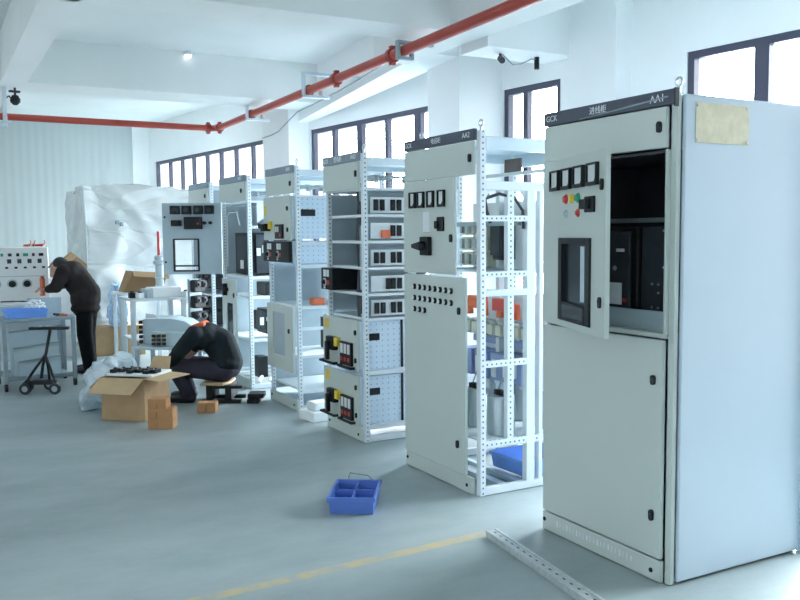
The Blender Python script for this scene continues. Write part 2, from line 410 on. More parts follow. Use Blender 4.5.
window(1, [(x, .022) for x in (-12.456, -11.906, -11.408, -10.859, -10.325, -9.788, -9.222)])
window(2, [(-6.976, .03), (-6.396, .055), (-5.846, .03), (-5.273, .06)])
window(3, [(-3.645, .03)])
window(4, [(-1.34, .055), (-.75, .03), (-.15, .055), (.45, .03)])
column(2, -4.50, -3.94, 1.43)
column(3, -8.50, -7.54, 1.19)
column(4, -3.02, -2.44, 1.92)
struct(B('trim_5', 'ceil', None, -3.42, -3.0, -9, .75, ZB, ZS, 0))
struct(B('trim_6', 'wall', None, -3.40, -3.0, 1.10, 2.05, 3.07, ZS, 0))
struct(B('trim_7', 'ceil', None, -4.3, 7, .75, 1.10, ZB, ZS, 0))
struct(B('trim_8', 'ceil', None, -7.46, -6.8, -1.9, 1.6, ZB, ZS, 0))
struct(B('trim_9', 'ceil', None, XF, 7, -2.14, -1.90, ZB, ZS, 0))
struct(B('trim_10', 'ceil', None, -7.46, -6.8, -9, -2.14, ZB, ZS, 0))
struct(MB().hull([(-3.96, 1.06, 3.19), (-3.96, 1.46, 3.19), (-7.97, 1.50, 3.0), (-7.91, 1.354, 3.0)], [(-3.96, 1.06, ZS), (-3.96, 1.46, ZS), (-7.97, 1.50, ZS), (-7.91, 1.354, ZS)]).build('trim_11', 'wall'))

# ------------------------------------------------------------------ pipe, hangers and fittings overhead
PY, PZ, PX, PR = .69, 3.05, -8.93, .042
PSL = -.0255
def pipe_y(x): return PY+PSL*(x-PX)
fp = thing('fire_pipe', 'long red fire pipe running under the ceiling beams with a right-angle bend', 'pipe', (PX, PY, PZ))
MB().tube([(15.9, 15.9*PSL, 0), (.16, .16*PSL, 0), (.10, -.014, 0), (.045, -.05, 0), (.02, -.10, 0), (.02, -.16, 0), (.10, -2.76, .0), (.22, -6.5, .0)], PR, 14).build('pipe_run', 'pipe', fp)
def coupling(x, y, ax, p):
    d = Vector((1, 0, 0)) if ax == 'x' else Vector((0, 1, 0)); c = Vector((x, y, 0)); m = MB()
    m.cyl(c-d*.03, c+d*.03, PR+.018, 16); s = d.cross(Vector((0, 0, 1)))
    m.box(*[v for q in zip(c-Vector((.022, .022, .078)), c+Vector((.022, .022, .078))) for v in q])
    return m.build('pipe_coupling', 'pipedark', p, .003)
coupling(.13, .13*PSL, 'x', fp); coupling(.02, -.13, 'y', fp); coupling(4.18, 4.18*PSL, 'x', fp); coupling(5.35, 5.35*PSL, 'x', fp)
def hanger(x, label, top):
    h = thing('pipe_hanger', label, 'bracket', (x, pipe_y(x), PZ), 0, 'brackets holding the red pipe')
    B('hanger_rod', 'galv', h, -.02, .02, -PR-.035, -PR-.005, -.07, top-PZ-.002)
    if top > ZB: B('hanger_arm', 'galv', h, -.02, .02, -PR-.035, .66, top-PZ-.0018, top-PZ+.03)
    B('hanger_foot', 'galv', h, -.022, .022, -PR-.035, .22, -.075, -PR-.006)
    MB().torus((0, 0, 0), PR+.008, .007, 'x').build('clamp', 'pipedark', h)
    MB().cyl((0, .13, -PR-.006), (0, .13, .0), .02, 10).build('bolt', 'steel', h)
    return h
hanger(-5.45, 'middle one of the three steel hangers along the window-side run of the red pipe', 3.2)
hanger(-7.36, 'steel hanger on the red pipe under the far cross beam, nearest the bend', ZB)
h = thing('pipe_hanger', 'square steel bracket round the red pipe beside the white column', 'bracket', (-3.36, pipe_y(-3.36), PZ), 0, 'brackets holding the red pipe')
m = MB(); m.box(-.02, .02, -.075, -.048, -.075, .075); m.box(-.02, .02, .048, .075, -.075, .075); m.box(-.02, .02, -.048, .048, -.075, -.048); m.box(-.02, .02, -.048, .26, .048, .075); m.box(-.02, .02, .24, .26, .075, ZB-PZ-.002)
m.build('bracket_frame', 'tablegrey', h, .003)
h = thing('pipe_hanger', 'steel bracket at the left end of the red pipe by the left beam', 'bracket', (-8.88, -1.99, PZ), 0, 'brackets holding the red pipe')
m = MB(); m.box(-.03, .03, -.03, .03, PR+.012, ZB-PZ); m.box(-.06, .06, -.05, .05, -.12, -PR-.002); m.build('bracket_frame', 'galv', h, .003)
MB().torus((0, 0, 0), PR+.008, .008, 'y').build('clamp', 'pipedark', h)
h = thing('branch_valve', 'small dark valve on a grey bracket under the left beam, near the red pipe', 'valve', (-7.2, -1.985, 2.98))
MB().cyl((0, 0, ZB-2.975), (0, 0, .09), .012, 10).build('drop_rod', 'dark', h)
MB().lathe((0, 0, -.01), [(.02, 0), (.05, .03), (.052, .06), (.03, .10)], 14).build('valve_body', 'black', h)
B('valve_lever', 'dark', h, -.02, .02, -.06, .05, .12, .14)
B('bracket_plate', 'galv', h, -.02, .02, -.125, -.085, -.18, ZB-2.98); B('bracket_foot', 'galv', h, -.05, .05, -.135, -.05, -.20, -.181)
MB().tube([(0, -.085, .06), (0, -.06, .08), (0, -.03, .05), (0, -.02, .02)], .009, 8).build('link_pipe', 'dark', h)

cb = MB().tube([(-4.6, .99, 3.19), (-5.2, 1.05, 3.16), (-5.9, 1.11, 3.13), (-6.73, 1.17, 3.11), (-7.2, 1.175, 3.09), (-7.504, 1.178, 3.02), (-7.862, 1.178, 2.925), (-8.15, 1.178, 2.905), (-8.47, 1.178, 2.90)], .008, 6).build('wall_cable', 'tablegrey')
tag(cb, 'thin grey cable sagging along the wall below the red pipe', 'cable')
lp = thing('ceiling_lamp', 'small round ceiling lamp shining on the far cross beam', 'lamp', (-6.76, -.27, 3.561))
MB().lathe((0, 0, 0), [(.044, 0), (.040, .038)], 18).build('lamp_base', 'white', lp)
MB().lathe((0, 0, -.03), [(.015, -.0), (.028, .006), (.034, .014), (.035, .029)], 18).build('diffuser', 'lamp', lp)
cm = thing('security_camera', 'small dark fixtures with a curly lead under the cross beam by the window', 'fixture', (-3.2, 1.36, 3.07))
MB().cyl((0, 0, 0), (0, 0, -.045), .012, 10).cyl((0, 0, -.04), (.07, -.03, -.07), .026, 12).build('camera_body', 'dark', cm)
MB().tube([(.0, .02, -.004), (.04, .10, -.09), (.02, .2, -.07), (.02, .30, -.02), (.02, .36, -.02)], .006, 6).build('lead', 'tablegrey', cm)
MB().cyl((.02, .36, 0), (.02, .36, -.10), .022, 12).build('sensor', 'black', cm)

# ------------------------------------------------------------------ switchgear cabinets
G = 'row of grey switchgear cabinets'
D = .886
def lock(parent, x, y, z, h=.05):
    """oval black quarter-turn lock on a front face at plane y"""
    m = MB(); n = 16; pts = []
    for i in range(n):
        t = 2*PI*i/n; pts.append((x+.014*math.cos(t), z+.014*math.sin(t)+(h/2-.014)*(1 if math.sin(t) >= 0 else -1)))
    m.hull([(p[0], y, p[1]) for p in pts], [(p[0], y-.010, p[1]) for p in pts])
    m.lathe((x, y-.010, z+.006), [(.006, 0), (.004, .005)], 10, 1, 'y')
    return m.build('door_lock', ['black', 'dark'], parent)
def meter(parent, x, y, z, w=.066, h=.095):
    m = MB()
    t = .009
    m.box(x-w/2, x-w/2+t, y-.018, y, z-h/2, z+h/2); m.box(x+w/2-t, x+w/2, y-.018, y, z-h/2, z+h/2)
    m.box(x-w/2+t, x+w/2-t, y-.018, y, z-h/2, z-h/2+t*1.8); m.box(x-w/2+t, x+w/2-t, y-.018, y, z+h/2-t, z+h/2)
    m.box(x-w/2+t, x+w/2-t, y-.008, y, z-h/2+t*1.8, z+h/2-t, 1)
    m.hull([(x+w/2-t, y-.0135, z-h/2+t*1.8), (x+w/2-t-.024, y-.0135, z-h/2+t*1.8), (x+w/2-t, y-.0135, z-h/2+t*1.8+.03)], [(x+w/2-t, y-.008, z-h/2+t*1.8), (x+w/2-t-.024, y-.008, z-h/2+t*1.8), (x+w/2-t, y-.008, z-h/2+t*1.8+.03)], 0)
    return m.build('meter', ['black', 'meter'], parent)
def eye_bolt(parent, x, y):
    return MB().cyl((x, y, 2.2), (x, y, 2.225), .009, 10).torus((x, y, 2.243), .019, .005, 'y').build('lifting_eye', 'steel', parent)
def post(parent, x0, x1, y0, y1, z0=.002, z1=2.2, name='corner_post', mat='perf'):
    return B(name, mat, parent, x0, x1, y0, y1, z0, z1, .003, True)
def bar(parent, x0, x1, y0, y1, z0, z1, mat='perf', name='crossbar'):
    return B(name, mat, parent, x0, x1, y0, y1, z0, z1, .002, True)
def header(parent, W, x1, texts, mat='banner', yf=-.022):
    b = B('header_strip', mat, parent, -W-.004, x1, yf, .004, 2.145, 2.212, .003)
    for s, x, sz, al in texts: text_mesh('lettering', s, sz, 'text', b, (x, yf-.001, 2.178), (PI/2, 0, 0), al)
    return b
def leaf(parent, name, x0, x1, z0, z1, y=-.022, mat='door', th=.022):
    return B(name, mat, parent, x0, x1, y, y+th, z0, z1, .004)
def screw(parent, x, y, z, r=.011, mat='black'):
    return MB().lathe((x, y, z), [(r, 0), (r, .004), (r*.6, .007)], 12, 0, 'y').build('screw', mat, parent)

# ---- the nearest cabinet
c = thing('switchgear_cabinet', 'nearest grey switchgear cabinet, closed side panel with a beige plate, black breaker showing', 'electrical cabinet', (0, .022, 0), 0, G)
W = .8785
B('body_frame', 'door', c, -.022, .012, .0, .028, .002, 2.2, .004)
B('body_frame', 'door', c, -W, -W+.03, .0, .028, .002, 2.2, .004)
sp = MB(); sp.box(.004, .024, .034, D-.02, .012, 2.192)
sp.build('side_panel', 'side', c, .008)
B('side_panel', 'side', c, -W, -W+.02, .028, D, .002, 2.19, .003)
B('back_panel', 'side', c, -W+.02, .003, D-.04, D-.02, .002, 2.19, .003)
B('roof_panel', 'door', c, -W+.02, .003, .028, D-.04, 2.17, 2.19, .003)
B('floor_pan', 'galv', c, -W+.02, .003, .028, D-.04, .01, .04, .003)
B('rear_post', 'side', c, .004, .05, D-.014, D+.03, .002, 2.19, .003)
dp = B('data_plate', 'plate', c, .0244, .0265, .097, .437, 1.984, 2.160, .001)
for yy in (.110, .424):
    for zz in (1.997, 2.147): MB().cyl((.0265, yy, zz), (.030, yy, zz), .007, 10).build('screw', 'steel', dp)
hd = header(c, W, .012, [('GCK', -W+.016, .042, 'LEFT'), ('\u8fdb\u7ebf\u67dc', -.47, .040, 'CENTER'), ('AA1', -.085, .048, 'CENTER')])
MB().slab([(-.60, -.024, 2.150), (-.30, -.024, 2.161), (-.02, -.024, 2.178), (-.02, -.026, 2.184), (-.30, -.026, 2.168), (-.60, -.026, 2.152)], .002).build('loose_film', 'tablegrey', hd)
B('header_cap', 'dark', c, .012, .020, -.024, .004, 2.135, 2.215, .003)
eye_bolt(c, .0, .02)
ud = leaf(c, 'upper_door', -W, -.03, 1.962, 2.140); lock(ud, -.068, -.022, 2.054)
# breaker compartment
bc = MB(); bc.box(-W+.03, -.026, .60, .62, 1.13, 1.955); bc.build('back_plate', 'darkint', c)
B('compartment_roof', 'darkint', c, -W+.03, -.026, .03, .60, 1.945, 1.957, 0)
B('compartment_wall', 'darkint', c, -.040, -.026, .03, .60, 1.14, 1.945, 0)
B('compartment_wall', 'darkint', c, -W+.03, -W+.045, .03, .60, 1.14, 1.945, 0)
B('compartment_sill', 'door', c, -W+.03, -.026, -.004, .60, 1.118, 1.14, .002)
B('sill_strip', 'intgrey', c, -.60, -.03, .045, .06, 1.14, 1.232, .002)
B('mounting_rail', 'steel', c, -.66, -.045, .16, .18, 1.640, 1.662, .002)
B('opening_trim', 'door', c, -.034, -.022, -.020, .03, 1.14, 1.955, .002)
ab = B('air_circuit_breaker', 'black', c, -.70, -.32, .10, .50, 1.17, 1.62, .008)
B('front_cover', 'dark', ab, -.66, -.355, .08, .099, 1.20, 1.60, .006)
B('nameplate', 'meter', ab, -.440, -.385, .076, .079, 1.500, 1.516, .0)
B('paper_tag', 'foam', ab, -.48, -.39, .066, .069, 1.245, 1.35, .0)
B('rating_label', 'red', ab, -.418, -.37, .076, .079, 1.258, 1.275, .0)
for k in range(3): MB().lathe((-.55+.05*k, .08, 1.42), [(.012, 0), (.011, .006)], 10, 0, 'y').build('push_button', 'tablegrey', ab)
bl = B('breaker_cradle', 'dark', c, -.314, -.05, .12, .50, 1.17, 1.62, .006)
for x, z in ((-.10, 1.60), (-.17, 1.60), (-.08, 1.54), (-.24, 1.35), (-.20, 1.35), (-.20, 1.31), (-.12, 1.35), (-.24, 1.24), (-.2, 1.24), (-.12, 1.24), (-.15, 1.43), (-.17, 1.43)):
    MB().lathe((x, .12, z), [(.006, 0), (.005, .006)], 8, 0, 'y').build('screw', 'steel', bl)
MB().lathe((-.115, .12, 1.43), [(.015, 0), (.014, .02)], 12, 0, 'y').build('plug_socket', 'black', bl)
B('terminal_block', 'yellow', c, -.445, -.395, .05, .064, 1.180, 1.225, .003)
B('terminal_block', 'red', c, -.390, -.36, .05, .064, 1.180, 1.21, .003)
B('terminal_block', 'capgrey', c, -.235, -.205, .06, .10, 1.15, 1.225, .003)
B('terminal_block', 'capgrey', c, -.18, -.06, .06, .10, 1.15, 1.195, .003)
# instrument door, ajar: its own frame turned about the left hinge
def turned_door(cab, name, hinge, w, ang, z0, z1, mat='door', hole=None, th=.022):
    """door leaf built flat from its hinge line (x right, front at y=-th), then turned about z"""
    m = MB()
    if hole:
        a, b, e, f = hole
        m.box(0, a, -th, 0, z0, z1); m.box(b, w, -th, 0, z0, z1); m.box(a, b, -th, 0, z0, e); m.box(a, b, -th, 0, f, z1)
    else: m.box(0, w, -th, 0, z0, z1)
    o = m.build(name, mat, cab, 0 if hole else .004, True, hinge, ang)
    return o
idr = turned_door(c, 'instrument_door', (-W, 0, 0), .848, -math.radians(20), 1.132, 1.956, hole=(.262, .686, 1.165, 1.570))
for x in (.205, .372, .540, .712): meter(idr, x, -.022, 1.853, .125, .10)
for x, mt in ((.355, 'red'), (.438, 'yellow'), (.520, 'green')): MB().lathe((x, -.022, 1.756), [(.024, 0), (.024, .005), (.019, .006), (.015, .016)], 14, 0, 'y').build('indicator_lamp', mt, idr)
for x, mt in ((.355, 'intgrey'), (.520, 'red')): MB().lathe((x, -.022, 1.686), [(.020, 0), (.019, .006), (.012, .007), (.010, .014)], 14, 0, 'y').build('push_button', mt, idr)
m = MB(); m.box(.62, .735, -.034, -.022, 1.685, 1.757); m.box(.60, .69, -.052, -.034, 1.70, 1.745); m.build('selector_switch', 'black', idr, .004)
lock(idr, .815, -.022, 1.802, .05); lock(idr, .80, -.022, 1.287, .05)
fr = MB(); a, b_, e, f_ = .262, .686, 1.165, 1.570
fr.box(a, a+.05, -.032, -.006, e, f_); fr.box(b_-.06, b_, -.032, -.006, e, f_); fr.box(a+.05, b_-.06, -.032, -.006, e, e+.09); fr.box(a+.05, b_-.06, -.032, -.006, f_-.03, f_)
fr.build('window_frame', 'black', idr, .003)
B('smoked_pane', 'screen', idr, a+.05, b_-.06, -.012, -.008, e+.09, f_-.03, 0)
B('pane_reflection', 'side', idr, .535, .600, -.017, -.0125, e+.105, f_-.04, .001)  # pale strip painted as a reflection in the smoked pane
B('seal_recess', 'screen', idr, a+.07, b_-.075, -.034, -.0325, e+.02, e+.08, 0)
ld = leaf(c, 'lower_door', -W, -.03, .112, 1.112); lock(ld, -.082, -.022, .929, .046); lock(ld, -.082, -.022, .306, .052)
pl = leaf(c, 'plinth', -W, -.025, .004, .104); screw(pl, -W+.018, -.022, .062); screw(pl, -.082, -.022, .048)
for k in range(22):
    x = -.76+.026*k
    B('scuffed_marking', 'text', pl, x, x+.005+.006*(k % 3 == 0), -.0228, -.0222, .045+.004*(k % 2), .078-.005*(k % 4 == 1), 0)

# ---- the second cabinet, side open
X2 = -1.509
c = thing('switchgear_cabinet', 'second grey cabinet, four meters and rows of buttons, open side showing parts', 'electrical cabinet', (X2, .022, 0), 0, G)
W = .8822
post(c, -.042, .0, 0, .040); post(c, -W, -W+.042, 0, .040); post(c, -W, -W+.042, D-.04, D); post(c, -.042, 0, D-.04, D)
post(c, -.042, -.002, .200, .248, .30, 1.85, 'inner_post'); post(c, -.045, .0, .345, .408, .05, 1.85, 'inner_post', 'white'); post(c, -.042, 0, .440, .468, .05, 1.85, 'inner_post', 'white')
post(c, -.50, -.46, .46, .50, .05, 1.9, 'inner_post', 'white')
B('roof_rail', 'galv', c, -.03, .0, .04, D-.04, 2.085, 2.165, .004); B('roof_rail', 'galv', c, -W, -W+.03, .04, D-.04, 2.085, 2.165, .004)
B('roof_panel', 'galv', c, -W+.03, -.03, .30, D-.02, 2.150, 2.165, .002)
B('roof_rail', 'galv', c, -W+.042, -.042, D-.03, D, 2.06, 2.165, .004)
B('crossbar', 'white', c, -.035, .0, .04, D-.04, 1.850, 1.903, .003)
MB().slab([(-.02, .04, 1.85), (-.02, .04, 1.79), (-.02, .085, 1.85)], .006).build('gusset', 'white', c)
MB().slab([(-.02, .345, 1.85), (-.02, .345, 1.79), (-.02, .30, 1.85)], .006).build('gusset', 'white', c)
bar(c, -.035, -.001, .04, .40, 1.665, 1.700); bar(c, -.035, -.001, .04, .345, 1.33, 1.365); bar(c, -.035, -.001, .04, .40, 1.215, 1.255, 'white')
bar(c, -.035, -.001, .04, .345, .785, .825); bar(c, -.035, -.001, .04, D-.04, .29, .335)
B('base_rail', 'white', c, -.035, .0, .04, D-.04, .004, .052, .003); B('base_rail', 'white', c, -W, -W+.035, .04, D-.04, .004, .052, .003)
B('base_rail', 'white', c, -W+.042, -.042, D-.04, D-.005, .004, .052, .003)
B('base_rail', 'galv', c, -W+.04, -.04, .16, .21, .020, .052, .002); B('base_rail', 'galv', c, -W+.04, -.04, .30, .34, .020, .052, .002)
hd = header(c, W, -.036, [('GCK', -W+.016, .042, 'LEFT'), ('\u7535\u5bb9\u67dc', -.47, .040, 'CENTER'), ('AA2', -.12, .046, 'CENTER')])
eye_bolt(c, -.02, .02); eye_bolt(c, -W+.16, .02)
ud = leaf(c, 'upper_door', -W, -.045, 1.943, 2.140); lock(ud, -.075, -.022, 2.041)
idr = leaf(c, 'instrument_door', -W, -.245, 1.338, 1.940, -.030)
for x in (-.745, -.636, -.513, -.381): meter(idr, x, -.030, 1.815, .078, .105)
B('blank_insert', 'white', idr, -.615, -.53, -.036, -.030, 1.605, 1.735, .003)
m = MB(); m.box(-.435, -.355, -.042, -.030, 1.61, 1.70); m.box(-.445, -.405, -.055, -.042, 1.625, 1.675); m.build('selector_switch', 'black', idr, .004)
lock(idr, -.275, -.030, 1.565)
m = MB(); m.box(-.62, -.51, -.060, -.030, 1.455, 1.575); m.cyl((-.575, -.060, 1.515), (-.575, -.085, 1.515), .035, 16, .028)
m.hull([(-.675, -.092, 1.503), (-.675, -.082, 1.503), (-.565, -.072, 1.485), (-.565, -.094, 1.485)], [(-.675, -.092, 1.527), (-.675, -.082, 1.527), (-.565, -.072, 1.545), (-.565, -.094, 1.545)])
m.build('rotary_handle', 'black', idr, .004)
ld = leaf(c, 'lower_door', -W, -.125, .108, 1.325, -.030); lock(ld, -.185, -.030, 1.120, .046); lock(ld, -.205, -.030, .287, .05)
for r_, n in ((0, 8), (1, 8), (2, 3)):
    for k in range(n):
        x = -.735+.0655*k; z = 1.245-.0745*r_-.001*k
        MB().lathe((x, -.030, z), [(.020, 0), (.019, .006), (.012, .007), (.011, .012)], 12, 0, 'y').lathe((x-.004, -.030, z), [(.0115, .012), (.011, .018)], 10, 1, 'y').build('push_button', ['black', 'meter'], ld)
pl = leaf(c, 'plinth', -W, -.06, .004, .104); screw(pl, -W+.02, -.022, .060); screw(pl, -.115, -.022, .050)
# contents of the second cabinet, mounted on its plates
B('mounting_plate', 'white', c, -W+.05, -.06, .50, .515, 1.34, 1.80, .002)
B('shelf', 'galv', c, -W+.04, -.04, .20, .70, 1.345, 1.360, .002)
for r_ in range(3):
    for k in range(4):
        x = -.80+.085*k; z = 1.42+.105*r_
        m = MB(); m.box(x-.03, x+.03, .40, .50, z-.045, z+.045); m.box(x-.014, x+.014, .375, .40, z-.034, z+.034, 1)
        m.build('fuse_holder', ['beige', 'capgrey'], c, .003)
B('contactor', 'black', c, -.45, -.33, .40, .50, 1.42, 1.70, .006)
B('contactor_face', 'dark', c, -.445, -.335, .375, .399, 1.45, 1.67, .004)
MB().tube([(-.04, .05, 1.81), (-.10, .12, 1.83), (-.25, .2, 1.82), (-.30, .25, 1.74), (-.30, .28, 1.66)], .012, 8).build('cable', 'dark', c)
MB().tube([(-.03, .05, 1.80), (-.02, .15, 1.83), (-.02, .26, 1.81), (-.02, .325, 1.73), (-.02, .33, 1.62)], .010, 8).build('cable', 'dark', c)
B('crossbar', 'tablegrey', c, -W+.04, -.04, .30, .33, 1.64, 1.67, .002)
B('crossbar', 'white', c, -W+.03, -.03, .552, .575, 1.975, 1.998, .002)
B('cover_plate', 'brown', c, -.53, -.35, .552, .566, 1.999, 2.085, .003)
B('mounting_plate', 'white', c, -W+.05, -.06, .56, .575, .55, 1.20, .002)
for k in range(4): MB().cyl((-.75+.18*k, .42, 1.04), (-.75+.18*k, .42, 1.14), .026, 12, .020).build('busbar_insulator', 'orange', c)
B('busbar', 'orange', c, -.62, -.44, .30, .36, 1.10, 1.18, .004)
B('busbar', 'red', c, -.30, -.10, .29, .33, 1.10, 1.18, .004)
B('busbar', 'orange', c, -.40, -.16, .60, .66, 1.06, 1.13, .004)
for k in range(3): B('insulator_cap', 'yellow', c, -.30+.09*k, -.24+.09*k, .64, .70, 1.07, 1.13, .003)
for k in range(8):
    x = -.80+.095*k
    m = MB(); m.box(x-.035, x+.035, .44, .56, .90, 1.0); m.box(x-.03, x+.03, .42, .44, .915, .985, 1)
    for j in range(3): m.cyl((x-.022+.022*j, .43, 1.0), (x-.022+.022*j, .43, 1.015), .007, 8, mi=1)
    m.build('contactor', ['capgrey', 'beige'], c, .003)
for k in range(4):
    x = -.78+.19*k
    m = MB(); m.box(x-.075, x+.075, .40, .56, .62, .80); m.box(x-.06, x+.0, .392, .40, .64, .76, 1); m.build('reactor', ['purple', 'white'], c, .004)
B('mounting_plate', 'purple', c, -W+.05, -.05, .50, .512, .84, .885, .002)
B('relay_cover', 'foam', c, -.28, -.18, .36, .40, .66, .76, .003)
for gx in (-.72, -.43, -.14):
    for gy in (.25, .62):
        m = MB(); m.lathe((gx, gy, .335), [(.082, 0), (.088, .005), (.088, .235), (.082, .245)], 18); o = m.build('capacitor', 'capgrey', c)
        t = MB()
        for j in range(3): t.box(gx-.05+.036*j, gx-.02+.036*j, gy-.02, gy+.02, .580, .612)
        t.build('terminals', 'black', o, .003)
        MB().tube([(gx-.03, gy, .61), (gx-.03, gy+.03, .68), (gx+.02, gy+.05, .67), (gx+.04, gy+.08, .64)], .005, 6).build('lead', 'tablegrey', o)
B('shelf', 'white', c, -W+.04, -.04, .04, D-.04, .322, .334, .001)

def bin_box(name, label, x, y, z, rz, lx, ly, h, mat, cat='tray', div=True, group=None):
    t = thing(name, label, cat, (x, y, z), rz, group); w = .008; f = .94
    def ring(sx, sy, zz): return [(-sx, -sy, zz), (sx, -sy, zz), (sx, sy, zz), (-sx, sy, zz)]
    a, b = lx/2, ly/2; m = MB()
    outb, outt = ring(a*f, b*f, .0), ring(a, b, h); inb, inn = ring(a*f-w, b*f-w, w), ring(a-w, b-w, h)
    base = len(m.v); m.v += outb+outt+inn+inb
    m._face([0, 3, 2, 1], 0)
    for i in range(4):
        j = (i+1) % 4
        m._face([i, j, 4+j, 4+i], 0); m._face([4+i, 4+j, 8+j, 8+i], 0); m._face([8+i, 8+j, 12+j, 12+i], 0)
    m._face([12, 13, 14, 15], 0)
    m.build('tray_body', mat, t)
    r = MB()
    for (x0, x1, y0, y1) in ((-a-.008, a+.008, -b-.008, -b), (-a-.008, a+.008, b, b+.008), (-a-.008, -a, -b, b), (a, a+.008, -b, b)): r.box(x0, x1, y0, y1, h-.022, h+.002)
    r.build('rim', mat, t, .002)
    if div:
        d = MB(); d.box(-.003, .003, -b*f+w, b*f-w, w+.001, h*.95); d.build('divider', mat, t)
        d = MB(); d.box(-a*f+w, -.003, -.003, .003, w+.001, h*.95); d.box(.003, a*f-w, -.003, .003, w+.001, h*.95); d.build('divider', mat, t)
    return t
b2 = bin_box('parts_bin', 'blue plastic bin standing on the base inside the second cabinet', X2-.24, .60, .054, math.radians(3), .34, .44, .10, 'bluebin2', 'bin', False)
for k in range(4): MB().cyl((-.06+.05*k, .02+.03*(k % 2), .02), (-.03+.05*k, .05, .055+.01*k), .02, 10).build('loose_fitting', 'brass', b2)

# ---- the third cabinet: open bays above, two drawers below
X3 = -3.072
c = thing('switchgear_cabinet', 'third grey cabinet, open shelves above two drawer units with black handles', 'electrical cabinet', (X3, .022, 0), 0, G)
W = .69
def frame(c, W, rear=D):
    post(c, -.04, .0, 0, .038); post(c, -W, -W+.035, 0, .038); post(c, -.04, 0, rear-.038, rear); post(c, -W, -W+.035, rear-.038, rear)
    B('roof_rail', 'galv', c, -.03, .0, .038, rear-.038, 2.115, 2.17, .003); B('roof_rail', 'galv', c, -W, -W+.03, .038, rear-.038, 2.115, 2.17, .003)
    B('roof_rail', 'galv', c, -W+.035, -.04, rear-.03, rear, 2.10, 2.17, .003)
    B('roof_panel', 'galv', c, -W+.03, -.03, .038, rear-.03, 2.155, 2.17, .002)
    B('base_rail', 'white', c, -.035, .0, .038, rear-.038, .004, .05, .003); B('base_rail', 'white', c, -W, -W+.035, .038, rear-.038, .004, .05, .003)
    B('base_rail', 'white', c, -W+.035, -.04, rear-.035, rear-.002, .004, .05, .003)
def level(c, W, z, th=.022, rear=D, mat='white'):
    return B('shelf', mat, c, -W+.03, -.006, .036, rear-.02, z-th, z, .002)
def busbar_row(c, y, z, W):
    for k in range(3):
        B('busbar', 'tablegrey', c, -W+.06, -.05, y+.12*k, y+.12*k+.05, z, z+.012, .001)
    for k in range(3): MB().lathe((-.06, y+.025+.12*k, z-.045), [(.024, 0), (.016, .012), (.024, .022), (.016, .032), (.02, .0445)], 12).build('busbar_insulator', 'capgrey', c)
frame(c, W)
hd = header(c, W, -.038, [('GCK', -W+.012, .046, 'LEFT'), ('\u9988\u7535\u67dc', -.40, .05, 'CENTER'), ('AA3', -.12, .05, 'CENTER')], 'bannerlight')
eye_bolt(c, -.02, .02)
ud = leaf(c, 'upper_door', -W, -.042, 1.935, 2.140); lock(ud, -.075, -.022, 2.05, .05)
B('crossbar', 'white', c, -W+.035, -.04, .0, .03, 1.925, 1.945, .002)
for z in (1.945, 1.745, 1.545, 1.345, 1.145, .955): level(c, W, z)
busbar_row(c, .12, 2.03, W)
B('side_panel', 'intgrey', c, -W+.002, -W+.012, .04, D-.04, .95, 1.92, .001)
B('back_panel', 'intgrey', c, -W+.04, -.045, .56, .572, .955, 1.92, .001)
MB().hull([(-.20+.016*math.sin(k*1.3), .04, 1.92-.097*k) for k in range(11)]+[(-.155+.02*math.sin(k*.9), .04, 1.92-.097*k) for k in range(10, -1, -1)], [(-.20+.016*math.sin(k*1.3), .05, 1.92-.097*k) for k in range(11)]+[(-.155+.02*math.sin(k*.9), .05, 1.92-.097*k) for k in range(10, -1, -1)]).build('wiring_duct', 'dark', c)
B('partition', 'intgrey', c, -.15, -.143, .04, .54, .96, 1.92, .001)
for z, spots in ((1.815, (0, 1, 3, 4)), (1.62, (3, 4)), (1.415, (0, 1, 3, 4)), (1.215, (2, 3, 4)), (1.03, (0, 1, 3, 4))):
    B('socket_panel', 'white', c, -.045, -.032, .08, D-.05, z-.06, z+.06, .001)
    for k in spots:
        y = (.10, .155, .20, .245, .30)[k]
        B('plug_socket', 'black', c, -.031, -.012, y, y+.036, z-.042, z+.042, .003)
B('terminal_block', 'orange', c, -.031, -.006, .16, .235, 1.565, 1.625, .004)
for k in range(3): B('plug_socket', 'black', c, -.031, -.012, .55+.05*k, .59+.05*k, 1.56, 1.60, .003)
def drawer(c, W, z0, z1, yf, side='perfside', handle=True):
    d = B('drawer', side, c, -W+.04, -.045, yf+.022, D-.10, z0+.012, z1-.012, .003)
    f = leaf(c, 'drawer_front', -W-.004, -.045, z0, z1, yf)
    return d, f
def drawer_kit(f, W, z0, z1, yf):
    B('warning_sticker', 'yellow', f, -W+.04, -W+.12, yf-.001, yf+.001, z1-.10, z1-.025, 0)
    h = MB(); h.box(-.545, -.40, yf-.045, yf, z0+.13, z0+.235); h.box(-.50, -.46, yf-.075, yf-.045, z0+.05, z0+.20); h.build('operating_handle', 'black', f, .005)
    B('handle_stop', 'yellow', f, -.40, -.345, yf-.04, yf, z0+.165, z0+.235, .004)
    m = MB(); m.box(-.32, -.12, yf-.022, yf, z0+.035, z0+.215)
    for k in range(3): m.box(-.305+.062*k, -.262+.062*k, yf-.025, yf-.022, z0+.125, z0+.20, 1)
    for k in range(3): m.box(-.30+.062*k, -.27+.062*k, yf-.027, yf-.022, z0+.065, z0+.095, 2)
    m.build('meter_block', ['black', 'meter', 'red'], f)
    for x0, x1 in ((-.68, -.42), (-.33, -.10)):
        MB().tube([(x0, yf, z0+.022), (x0, yf-.035, z0+.022), (x1, yf-.035, z0+.022), (x1, yf, z0+.022)], .011, 8).build('pull_handle', 'black', f)
    lock(f, -.075, yf, z0+.30, .04); lock(f, -.075, yf, z0+.085, .04)
